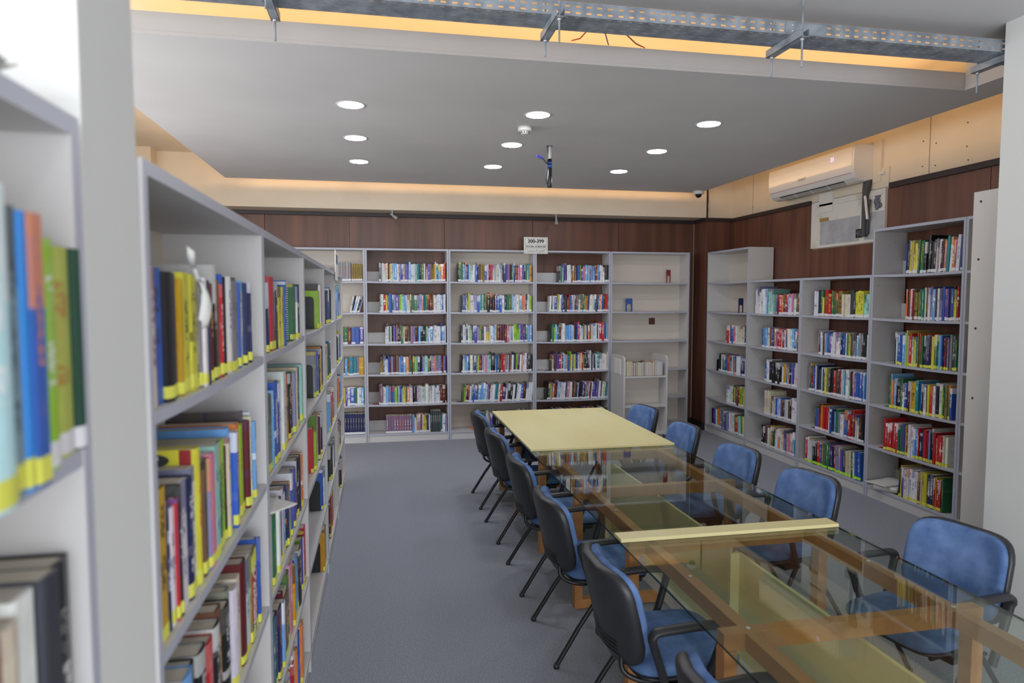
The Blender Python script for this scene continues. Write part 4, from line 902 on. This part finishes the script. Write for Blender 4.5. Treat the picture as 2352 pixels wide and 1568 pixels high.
for i, (x, fz, nz) in enumerate(((-.445, 3.063, 3.10), (.815, 3.079, 3.053), (2.035, 3.059, 3.022), (3.305, 3.046, 3.10))):
    h = empty('tray_hanger', (x, 3.16, 3.18), 0, 'steel channel hanger with two threaded rods under the cable tray, %s' % ('leftmost', 'second from the left', 'third from the left', 'rightmost beside the right column')[i], 'hanger', 'cable tray hangers')
    ch = MB(); ch.box(-.02, .02, -.155, .155, -.021, -.019); ch.box(-.02, -.018, -.155, .155, -.021, .017); ch.box(.018, .02, -.155, .155, -.021, .017); ch.build('channel', 'galvanised', h)
    for y, zb, zt in ((.13, fz, 3.66), (-.13, nz, ZC)):
        rd = MB().tube([(0, y, zb-3.18), (0, y, zt-3.18)], .0048, 8).build('threaded_rod', 'galvanised', h)
        MB().lathe([(0, -.030), (.010, -.030), (.010, -.021), (0, -.021)], (0, y, 0), 6).build('nut', 'chrome', rd)
for i, (pts, m, nm) in enumerate((([(1.08, 3.262, 3.27), (1.14, 3.6, 3.36), (1.19, 3.95, 3.435), (1.20, 4.16, 3.50)], 'red_wire', 'red cable, the shorter one, loose between tray and ceiling slot'),
                              ([(1.11, 3.262, 3.27), (1.22, 3.6, 3.36), (1.36, 3.95, 3.430), (1.44, 4.16, 3.49)], 'grey_wire', 'grey cable, loose between tray and ceiling slot'),
                              ([(1.17, 3.262, 3.27), (1.32, 3.6, 3.36), (1.54, 3.95, 3.430), (1.68, 4.16, 3.49)], 'red_wire', 'red cable, the longer one, loose between tray and ceiling slot'))):
    tag(MB().tube(pts, .004, 6).build('cable', m), nm, 'cable')

# ------------------------------------------------------------------ air conditioner
r = empty('air_conditioner', (4.97, 6.86, 3.085), 0, 'white wall air conditioner high on the right wall under the grey ceiling', 'air conditioner')
prof = [(0, .03), (-.10, .0), (-.17, .005), (-.215, .035), (-.245, .09), (-.255, .16), (-.256, .27), (-.25, .345), (-.22, .375), (0, .378)]
MB().prism(prof, 'y', -.72, .76).build('body', 'ac_plastic', r, bevel=.006)
MB().prism([(0, .03), (-.10, .004), (-.17, .01), (-.212, .04), (-.24, .09), (-.248, .2), (-.24, .34), (-.2, .365), (0, .37)], 'y', -.745, -.72).build('end_cap', 'ac_plastic', r, bevel=.008)
MB().prism([(-.16, -.003), (-.205, .024), (-.208, .028), (-.155, -.008)], 'y', -.56, .60).build('air_slot', 'dark_plastic', r)
mb = MB()
for k in range(3): mb.bar((-.170-.013*k, -.56, -.004+.009*k), (-.170-.013*k, .60, -.004+.009*k), .003, .005)
for y in (-.56, -.27, .02, .31, .60): mb.bar((-.158, y, -.008), (-.21, y, .03), .006, .006)
mb.build('louvre', 'ac_plastic', r)
MB().bar((-.2445, -.70, .085), (-.2445, .74, .085), .003, .003).build('trim_line', 'red_ink', r)
text('logo', 'TOSOT', .045, (-.2560, 0.10, .155), (PI/2-.08, 0, -PI/2), 'ink', r); text('display_digits', '25', .06, (-.2570, -.42, .27), (PI/2, 0, -PI/2), 'led_digit', r)
MB().box(-.03, 0, -.86, -.746, -.02, .40).build('mounting_board', 'cream_plaster', r, bevel=.002); MB().box(-.05, -.0, -.92, -.86, .045, .07).build('bracket', 'white_plastic', r)
p = empty('refrigerant_pipe', (4.93, 6.14, 2.50), 0, 'dark insulated pipe running down from the air conditioner over bare plaster', 'pipe')
MB().tube([(.0, .02, .60), (-.02, .015, .52), (-.03, .02, .40), (-.03, .02, .03)], [.045, .04, .028, .028], 10).build('pipe_sleeve', 'pipe_foam', p); MB().tube([(-.02, -.04, .40), (-.028, -.035, .30), (-.022, -.02, .05)], .012, 8).build('drain_tube', 'pipe_foam', p)
MB().tube([(-.03, .03, .47), (-.055, -.02, .40), (-.05, -.05, .20)], .014, 8).build('white_hose', 'white_plastic', p)
b_ = box('plaster_block', 'patch_white', 4.925, 4.95, 6.70, 6.93, 2.86, 3.08); tag(b_, 'yellowed plaster block between the air conditioner and the bare patch', 'block')
print('heroes', nh, 'books', len(BOOKS))
